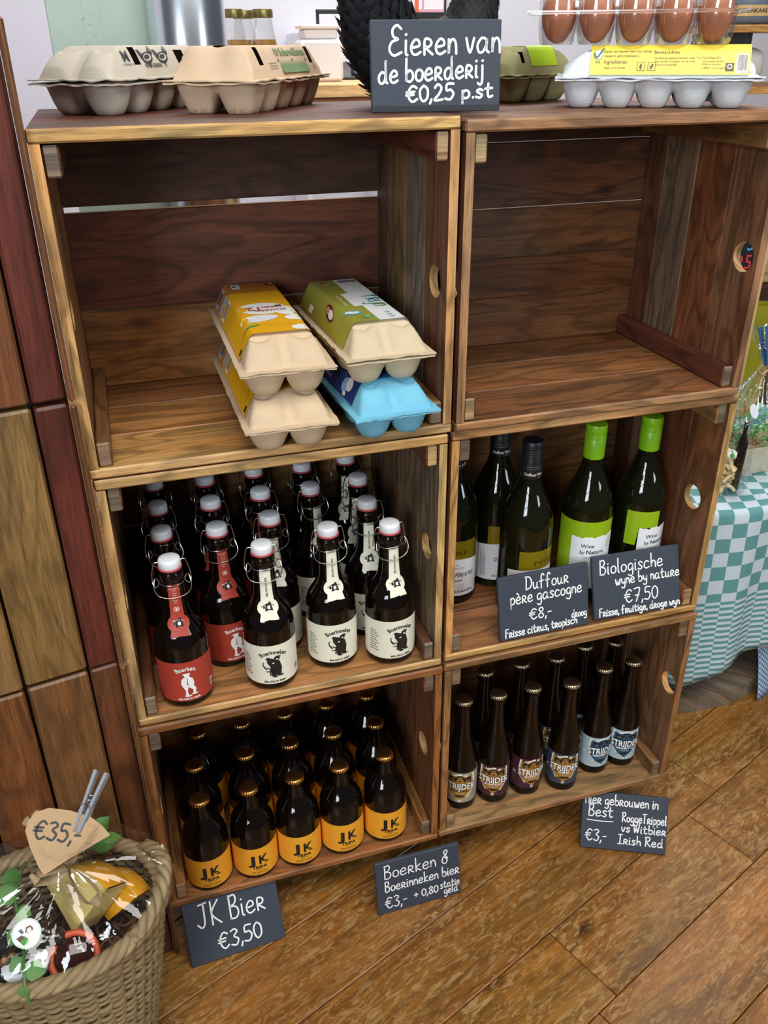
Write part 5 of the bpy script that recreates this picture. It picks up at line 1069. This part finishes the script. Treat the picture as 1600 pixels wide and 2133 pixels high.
def peg(label, mat, loc, rot, grp=None):
    e = thing('clothespin', label, 'clothespin', loc, 0, grp, rot)
    for s in (-1, 1):
        mb = MB(); V, F, N = cbox((-.0050, s*.0014 if s > 0 else -.0062, 0), (.0050, .0062 if s > 0 else -.0014, .076), .0009)
        V = [(x, y*(.75 if z < .01 else 1)+(s*.004*max(0, (z-.035)/.041)), z) for x, y, z in V]; mb.add(V, F); box(mb, (-.0051, s*.0064-.0005, .016), (.0051, s*.0064+.0005, .034), .0002); mb.build('arm', mat, e, 35)
    mb = MB(); tube(mb, [(.0062*math.cos(a*.45), .0040*math.sin(a*.45), .036+.0004*a) for a in range(29)], .0007, 6); tube(mb, [(-.0056, .007, .030), (-.0056, 0, .037), (-.0056, -.007, .030)], .0008, 6); mb.build('spring', STEEL, e, 60); return e
peg('blue clothespin holding the hamper cellophane shut', simple('blue_peg', srgb('#2d5f8c'), .4), (1.262, .350, .760), (-.35, .05, .3))
mb = MB(); crinkle(mb, [(.030, .0005), (.052, .004), (.060, .05), (.062, .13), (.060, .21), (.052, .255), (.050, .275)], 56, .006, 12.0, 0, 0, 1.1, .38)
V = mb.v; o = mb.build('chip_bag', [simple('olive_bag_foil', srgb('#8f8a24'), .25, var=.25, bscale=18)], None, 60); o.location = (1.455, .640, TT); tag(o, 'shiny yellow-green foil bag standing at the back of the spool table', 'bag')
bd = thing('number_board', 'small black board with blue and red figures, seen through the hand hole', 'board', (1.210, .47, TT), .0)
mb = MB(); box(mb, (0, 0, 0), (.092, .006, .50), .001, 0)
for t, z, m in (('75', .440, 1), ('25', .404, 2), ('75', .368, 1)):
    V, F = text2d(t, .040, .0); mb.add([(.050+x, -.0006, z+y) for x, y in V], F, m)
mb.build('panel', [simple('board_black', (.01, .01, .012), .4), pm('blue_chalk', '#4aa0d8'), pm('red_chalk', '#d8393a')], bd, 30, recalc=False)
mb = MB(); box(mb, (.0925, -.002, 0), (.104, .010, .503), .001); box(mb, (-.0115, -.002, 0), (-.0005, .010, .503), .001); mb.build('frame', pm('board_frame', '#c9a878'), bd); mb = MB(); box(mb, (-.01, .0105, 0), (.10, .06, .004), .001); mb.build('foot', pm('foot_wood', '#a8865a'), bd)
rk = thing('wooden_rack', 'dark brown wooden rack behind the spool table', 'rack', (1.62, .98 - .0, 0)); rk.location = (1.632, 1.05, 0)
mb = MB(); plank(mb, (0, 0, 0), (.45, .03, .72), 0, srgb('#4a3020'), rng); mb.build('panel', WOOD, rk); mb = MB(); plank(mb, (-.005, -.01, .7205), (.455, .24, .745), 0, srgb('#b08d5c'), rng); mb.build('top_board', WOOD, rk)
for x in (0, .41): mb = MB(); plank(mb, (x, .19, 0), (x+.04, .23, .72), 2, srgb('#4a3020'), rng); mb.build('leg', WOOD, rk)
# ------------------------------------------------------------------ gift basket on the floor
BK = Vector((-.138, -.150, 0)); RXm, RYm, BH = .140, .103, .345
WICK = simple('wicker', srgb('#94805c'), .65, bump=.4, bscale=45, var=.38)
bk = thing('gift_basket', 'round wicker basket filled with cheese and treats, on the floor at left', 'basket', BK)
def bw(t): return .57+.43*t**.8            # flare of the wall, 0 at the foot and 1 at the rim
mb = MB(); NS = 44; rows = 52; rb_ = random.Random(4)
for k in range(rows):
    t = (k+.5)/rows; z = .004+t*(BH-.02)+rb_.uniform(-.001, .001); s = bw(t); P = []
    for q in range(NS*4):
        a = 2*PI*q/(NS*4); d = .0034*math.cos(NS*a/2+PI*(k % 2)); P.append(((RXm*s+d)*math.cos(a), (RYm*s+d)*math.sin(a), z+.0016*math.sin(3*a+k*1.7)))
    c = rb_.uniform(.8, 1.15); tube(mb, P, .0036*rb_.uniform(.8, 1.2), 6, closed=True)
mb.build('woven_wall', simple('wicker_strand', srgb('#7f6a47'), .7, bump=.4, bscale=45, var=.4), bk, 70)
mb = MB()
for q in range(NS):
    a = 2*PI*(q+.5)/NS; tube(mb, [((RXm*bw(t)-.0005)*math.cos(a), (RYm*bw(t)-.0005)*math.sin(a), .004+t*(BH-.012)) for t in (0, .25, .5, .75, 1)], .0032, 6)
mb.build('stakes', WICK, bk, 70)
mb = MB(); lathe(mb, [(.001, .006), (1.0, .006)], 40); mb.v = [(x*RXm*.56, y*RYm*.56, z) for x, y, z in mb.v]; mb.build('basket_floor', WICK, bk)
mb = MB()
for s in range(4):
    P = []
    for q in range(160): a = 2*PI*q/160; b = 13*a+s*PI/2; P.append(((RXm+.002+.0062*math.cos(b))*math.cos(a), (RYm+.002+.0062*math.cos(b))*math.sin(a), BH-.004+.0062*math.sin(b)))
    tube(mb, P, .0056, 7, closed=True)
mb.build('braided_rim', WICK, bk, 70)
for sx in (1, -1):
    mb = MB()
    for s in range(3):
        P = []
        for q in range(61):
            t = q/60; a = (-.78+1.35*t); b = 20*t+s*2*PI/3; h = .022*math.sin(PI*t)+.006; P.append((sx*((RXm+.009)*math.cos(a)+.0055*math.cos(b)), (RYm+.009)*math.sin(a), BH+h+.0055*math.sin(b)))
        tube(mb, P, .0055, 7)
    mb.build('handle', WICK, bk, 70)
def put(x, y, z): return (BK.x+x, BK.y+y, z)
# padding that carries the treats
mb = MB(); rb_ = random.Random(9)
for k in range(150):
    a = rb_.uniform(0, 6.28); r = math.sqrt(rb_.random())*.86; c = Vector((r*RXm*.88*math.cos(a), r*RYm*.88*math.sin(a), rb_.uniform(.235, .285))); P = [c]
    for q in range(4): P.append(P[-1]+Vector((rb_.uniform(-.018, .018), rb_.uniform(-.018, .018), rb_.uniform(-.006, .006))))
    P = [Vector((p.x*min(1, .86/max(1e-6, math.hypot(p.x/RXm, p.y/RYm))) , p.y*min(1, .86/max(1e-6, math.hypot(p.x/RXm, p.y/RYm))), p.z)) for p in P]
    tube(mb, smoothpts(P, 3), .0017, 4)
mb.add([(RXm*.80*math.cos(2*PI*k/40), RYm*.80*math.sin(2*PI*k/40), .215) for k in range(40)], [list(range(40))])
o = mb.build('wood_wool', simple('brown_wood_wool', srgb('#6b4b2e'), .8, var=.3, bscale=50)); o.location = BK; tag(o, 'brown wood wool padding in the wicker basket', 'padding'); o['kind'] = 'stuff'
CHEESE = simple('yellow_cheese', srgb('#dcc57c'), .45, bump=.04, bscale=60, var=.04); CHRIND = simple('orange_cheese_rind', srgb('#d99a1d'), .3)
def wedge(label, loc, rot, R, h, ang, m1, m2):
    e = thing('cheese_wedge', label, 'cheese', loc, 0, None, rot); mb = MB(); n = 12; V = [(0, 0, 0)]+[(R*math.cos(ang*(k/n-.5)), R*math.sin(ang*(k/n-.5)), 0) for k in range(n+1)]; m = len(V); V += [(x, y, h) for x, y, _ in V]
    mb.add(V, [list(range(m))[::-1], list(range(m, 2*m)), [0, 1, m+1, m], [0, m, 2*m-1, m-1]]); mb.build('cut_cheese', m1, e, 30)
    mb = MB(); V = [(r*math.cos(ang*(k/n-.5)), r*math.sin(ang*(k/n-.5)), z) for r, z in ((R+.0003, .0), (R+.003, .003), (R+.003, h-.003), (R+.0003, h)) for k in range(n+1)]; mb.add(V, [[a*(n+1)+k, a*(n+1)+k+1, (a+1)*(n+1)+k+1, (a+1)*(n+1)+k] for a in range(3) for k in range(n)]); mb.build('rind', m2, e, 60); return e
wedge('pale yellow cheese wedge standing in the basket behind the red jar', put(.053, -.006, .302), (math.radians(62), 0, math.radians(8)), .078, .040, 1.5, CHEESE, CHRIND).rotation_euler = (math.radians(-28), math.radians(-52), math.radians(75))
wedge('orange-yellow cheese piece on the right side of the basket', put(.086, .012, .290), (math.radians(-20), math.radians(-60), math.radians(70)), .058, .030, 1.7, CHRIND, CHRIND)
jr = thing('preserving_jar', 'small preserving jar with an orange-red rubber ring, tilted at the basket front', 'jar', put(.028, -.056, .316), 0, None, (math.radians(38), math.radians(6), 0))
mb = MB(); lathe(mb, [(.024, -.050), (.029, -.046), (.031, -.01), (.030, .006), (.030, .010)], 36); mb.build('jar_body', simple('dark_jam', srgb('#3a1512'), .12), jr, 50)
mb = MB(); tube(mb, [(.0325*math.cos(2*PI*k/44), .0325*math.sin(2*PI*k/44), .0135) for k in range(44)], .0050, 10, closed=True); mb.build('rubber_ring', simple('orange_rubber', srgb('#c9532f'), .45), jr, 70)
mb = MB(); lathe(mb, [(.0255, .011), (.027, .016), (.022, .019), (.002, .020)], 36); mb.build('glass_lid', simple('jar_lid_glass', srgb('#33110e'), .04), jr, 60); jr.scale = (.84, .84, .84)
cowm, nt, b, L = mat_new('cow_print'); tc = nt.nodes.new('ShaderNodeTexCoord'); vo = nt.nodes.new('ShaderNodeTexVoronoi'); vo.inputs['Scale'].default_value = 75; L(tc.outputs['Object'], vo.inputs[0]); mx = nt.nodes.new('ShaderNodeMix'); mx.data_type = 'RGBA'; L(mathn(nt, 'LESS_THAN', vo.outputs['Distance'], .36), mx.inputs[0]); mx.inputs[6].default_value = (*srgb('#dfe4e8'), 1); mx.inputs[7].default_value = (*srgb('#5c6068'), 1); L(mx.outputs[2], b.inputs['Base Color']); b.inputs['Roughness'].default_value = .25
mb = MB(); crinkle(mb, [(.002, 0), (.018, .002), (.022, .018), (.020, .036), (.004, .044)], 30, .003, 4.0, 0, 0, 1.35, .8); o = mb.build('sweet_bag', cowm, None, 60); o.location = put(-.027, -.060, .314); o.rotation_euler = (.35, 0, .2); tag(o, 'small white bag with grey cow spots at the basket front', 'bag')
db = thing('nut_bag', 'dark see-through bag of nuts at the left in the basket', 'bag', put(-.052, -.008, .298), 0, None, (.45, 0, .15))
mb = MB(); crinkle(mb, [(.002, 0), (.024, .003), (.030, .03), (.029, .055), (.020, .072), (.002, .080)], 36, .004, 3.0, 0, 0, 1.1, .6); mb.build('bag', simple('dark_bag_film', (.025, .02, .018), .12), db, 60)
mb = MB(); rb_ = random.Random(8)
for k in range(22): a = rb_.uniform(PI*.9, PI*2.0); z = rb_.uniform(.012, .062); r = .030; c = (r*1.12*math.cos(a), r*.66*math.sin(a)); lathe(mb, [(.0008, z-.006), (.0052, z-.003), (.0056, z+.002), (.002, z+.007)], 10, 0, c[0], c[1])
o = mb.build('nuts', simple('tan_nuts', srgb('#b58c56'), .5, var=.2, bscale=70), db, 60); o['kind'] = 'stuff'
def sticker(mb, R):
    lathe(mb, [(R, 0), (R, .0008)], 32, 0); lathe(mb, [(R*.9, .0009), (R*.9, .0010)], 32, 1); e = .0013
    def pl(P, m, z=e): mb.add([(x*R, y*R, z) for x, y in P], [list(range(len(P)))], m)
    pl([(-.60, -.30), (-.1, -.22), (.10, -.40), (0, -.72), (-.35, -.72)], 2); pl([(-.72, -.1), (-.35, .0), (-.1, -.2), (-.55, -.38)], 3); pl([(-.5, .35), (-.25, .42), (-.15, .1), (-.3, .05)], 4)
    pl([(-.08, .12), (.08, .42), (.36, .44), (.5, .2), (.42, .05), (.1, .0)], 3, e+.0002); pl([(.02, .12), (.14, .32), (.34, .32), (.40, .1), (.22, -.05)], 5, e+.0004); pl([(.0, -.05), (.3, .0), (.55, -.25), (.35, -.62), (.05, -.5)], 1, e+.0003)
STK = [pm('sticker_rim', '#bcd2c6'), pm('sticker_face', '#e3e8e4'), pm('sticker_green', '#3d8f2c'), pm('sticker_brown', '#5d3a30'), pm('sticker_grey', '#5a5d60'), pm('sticker_skin', '#e0cfc6')]
FACE = M.to_3x3().to_euler()
dc = thing('dark_pouch', 'dark pouch with a pale round sticker beside the pale cheese wedge', 'pouch', put(-.004, -.018, .306), 0, None, (.55, 0, -.1))
mb = MB(); box(mb, (-.026, -.011, 0), (.028, .011, .052), .006); mb.build('pouch', simple('brown_black_film', (.03, .018, .012), .15), dc, 60); mb = MB(); sticker(mb, .0165); o = mb.build('sticker', STK, dc, 0, recalc=False); o.location = (0, -.0117, .030); o.rotation_euler = (PI/2, 0, .1)
# leafy vine laid over the treats
vn = thing('leaf_vine', 'green leafy vine trailing over the front of the basket', 'vine', put(0, 0, 0))
VP = smoothpts([(-.026, .062, .372), (-.030, .035, .374), (-.034, .008, .374), (-.030, -.025, .370), (-.024, -.050, .368), (-.022, -.075, .364), (-.020, -.098, .368), (-.0195, -.1135, .353), (-.019, -.1175, .335)], 5)
mb = MB(); tube(mb, VP, .0016, 6); mb.build('stem', GREENM, vn, 60)
def leaf(mb, c, d, nrm, L_, w):
    d = d.normalized(); s = d.cross(nrm).normalized(); nrm = s.cross(d); V = [c]; 
    for t, ww, dz in ((.25, .8, .04), (.5, 1, .07), (.8, .55, .05)): V += [c+d*L_*t+s*w*ww+nrm*L_*(dz+.06), c+d*L_*t+nrm*L_*dz*.4, c+d*L_*t-s*w*ww+nrm*L_*(dz+.06)]
    V.append(c+d*L_); mb.add(V, [[0, 1, 2], [0, 2, 3], [1, 4, 5, 2], [2, 5, 6, 3], [4, 7, 8, 5], [5, 8, 9, 6], [7, 10, 8], [8, 10, 9]])
for i, (dx, dy, dz, L_) in ((4, (-.9, -.4, .3, .034)), (8, (-1, -.5, .0, .038)), (13, (.9, -.5, -.1, .026)), (17, (-.5, -.9, -.2, .030)), (21, (.8, -.5, .2, .030)), (25, (-.7, -.6, -.1, .026)), (29, (.9, -.2, -.4, .032)), (33, (-.4, -.3, -.9, .020))):
    mb = MB(); leaf(mb, VP[i], Vector((dx, dy, dz)), Vector((.1, -.6, .8)), L_*.8, L_*.36); mb.build('leaf', GREENM, vn, 60)
lv = thing('leaf_sprig', 'dark green leafy sprig behind the clothespin on the basket', 'sprig', put(.046, .070, .356))
for k in range(7): mb = MB(); a = k*.9; leaf(mb, Vector((.012*math.cos(a), .010*math.sin(a), .006*k)), Vector((math.cos(a), math.sin(a)*.6, .35)), Vector((0, -.3, 1)), .042, .015); mb.build('leaf', GREENM, lv, 60)
mb = MB(); tube(mb, [(0, 0, -.075), (0, 0, .05)], .0015, 6); mb.build('stem', GREENM, lv)
# cellophane drawn up to a tied neck
mb = MB(); prof = [(.53, .003), (.60, .05), (.72, .13), (.85, .22), (1.04, .32), (1.13, .352), (1.12, .366), (1.02, .380), (.82, .392), (.55, .402), (.30, .412), (.13, .424), (.07, .434), (.12, .446), (.24, .470)]
V = []; F = []; n = 110
for i, (s, z) in enumerate(prof):
    for k in range(n):
        a = 2*PI*k/n; top = 1 if 6 < i < 12 else .45; d = .055*top*N3(math.cos(a)*3+4, math.sin(a)*3, z*16)+.05*top*N3(math.cos(a)*9, math.sin(a)*9+2, z*40)+(.10*s*math.sin(17*a+3*N3(math.cos(a)*2, z*8, 1)) if i > 7 else .012*math.sin(23*a))
        ss = max(.02, s+d*(1 if s > .2 else .35)); cx, cy = (.03*max(0, (z-.36)/.07), -.005*max(0, (z-.36)/.07)); x, y = RXm*ss*math.cos(a)+cx, RYm*ss*math.sin(a)+cy
        yw = -.006+.198*(BK.x+x)-.012-BK.y; y = min(y, yw); V.append((x, y, z+(.012*N3(math.cos(a)*6, math.sin(a)*6, i*.7) if i > 6 else 0)))
for i in range(len(prof)-1):
    for k in range(n): F.append([i*n+k, i*n+(k+1) % n, (i+1)*n+(k+1) % n, (i+1)*n+k])
mb.add(V, F); o = mb.build('cellophane_wrap', FILM, None, 32); o.location = BK; tag(o, 'crinkled clear cellophane wrapped round the wicker basket', 'cellophane'); wrap_ = o
rbn = thing('raffia_ribbon', 'beige raffia bow tied at the neck of the basket cellophane', 'ribbon', put(.038, .004, .424))
def ribbon(mb, P, w, up):
    P = smoothpts(P, 6); V = []; up = Vector(up).normalized()
    for i, p in enumerate(P):
        t = (P[min(i+1, len(P)-1)]-P[max(i-1, 0)]).normalized(); s = t.cross(up).normalized(); V += [p-s*w/2, p+s*w/2]
    mb.add(V, [[2*i, 2*i+1, 2*i+3, 2*i+2] for i in range(len(P)-1)])
RIB = simple('raffia_ribbon_fabric', srgb('#b49c78'), .85, bump=.4, bscale=400)
for P in ([(0, -.012, 0), (.022, -.040, .002), (.034, -.052, -.018), (.020, -.050, -.034), (.004, -.030, -.020), (0, -.012, 0)], [(0, -.012, 0), (-.026, -.030, .018), (-.040, -.030, .006), (-.020, -.022, -.006), (0, -.012, 0)]):
    mb = MB(); ribbon(mb, P, .013, (1, .3, .6)); mb.build('loop', RIB, rbn, 60)
mb = MB(); tube(mb, [(.010*math.cos(k*.5), .008*math.sin(k*.5), .0003*k-.003) for k in range(14)], .0035, 6); mb.build('knot', RIB, rbn, 60)
for P in ([(0, 0, .004), (-.018, .016, .030), (-.040, .020, .058)], [(0, 0, .004), (-.012, .018, .030), (-.028, .024, .062)]): mb = MB(); tube(mb, smoothpts(P, 4), lambda t: .003+.003*t, 6); mb.build('tail', RIB, rbn, 60)
# corrugated price tag with its clothespin
cam_d_ = (Vector((-.1, -.13, .44))-M.translation).normalized(); tr = Vector((.97, -.24, 0)).normalized(); tn = -cam_d_; tr = (tr-tn*tr.dot(tn)).normalized(); tu = tn.cross(tr)
CARD, nt, b, L = mat_new('corrugated_card'); tc = nt.nodes.new('ShaderNodeTexCoord'); wv = nt.nodes.new('ShaderNodeTexWave'); wv.inputs['Scale'].default_value = 75; L(tc.outputs['Object'], wv.inputs[0]); b.inputs['Base Color'].default_value = (*srgb('#b3946f'), 1); b.inputs['Roughness'].default_value = .85; bp = nt.nodes.new('ShaderNodeBump'); bp.inputs['Strength'].default_value = .25; bp.inputs['Distance'].default_value = .001; L(wv.outputs['Fac'], bp.inputs['Height']); L(bp.outputs[0], b.inputs['Normal'])
K_ = .000598; OUT = [((x-145)*K_, (1757-y)*K_) for x, y in [(66, 1735), (70, 1716), (82, 1700), (108, 1692), (150, 1699), (192, 1714), (214, 1731), (232, 1751), (200, 1768), (150, 1795), (108, 1821), (96, 1803), (77, 1765)]]
mb = MB(); m = len(OUT); V = [(x, y, 0) for x, y in OUT]+[(x, y, -.003) for x, y in OUT]; mb.add(V, [list(range(m)), list(range(m, 2*m))[::-1]]+[[i, m+i, m+(i+1) % m, (i+1) % m] for i in range(m)])
ca, sa = math.cos(-.17), math.sin(-.17); write(mb, '€35,-', 0, .054, 0, .0215, .0027, lambda x, y: (-.0385+x*ca-y*sa, .0045+x*sa+y*ca, .0005), 1)
tg = mb.build('price_tag', [CARD, BLKP], None, 20, recalc=False); R3 = Matrix((tr, tu, tn)).transposed(); tg.rotation_euler = R3.to_euler(); TP = Vector((-.0955, -.1555, .4640)); tg.location = TP; tag(tg, 'leaf-shaped corrugated cardboard tag reading 35, pinned on the basket', 'price tag')
pd = (tu*.94+tr*.33).normalized(); px_ = tr-pd*tr.dot(pd); px_.normalize(); py_ = pd.cross(px_); RP = Matrix((px_, py_, pd)).transposed() @ Matrix.Rotation(math.radians(62), 3, 'Z')
peg('grey clothespin clipping the cardboard tag on the basket', simple('grey_peg', srgb('#8f949b'), .55), TP+tr*.0125+tu*.0085-tn*.0015, RP.to_euler(), None)
mb = MB(); sticker(mb, .0165); o = mb.build('sticker', STK, wrap_, 0, recalc=False); o.location = (-.0115, -.0735, .4015); o.rotation_euler = (math.radians(42), math.radians(-4), .1)
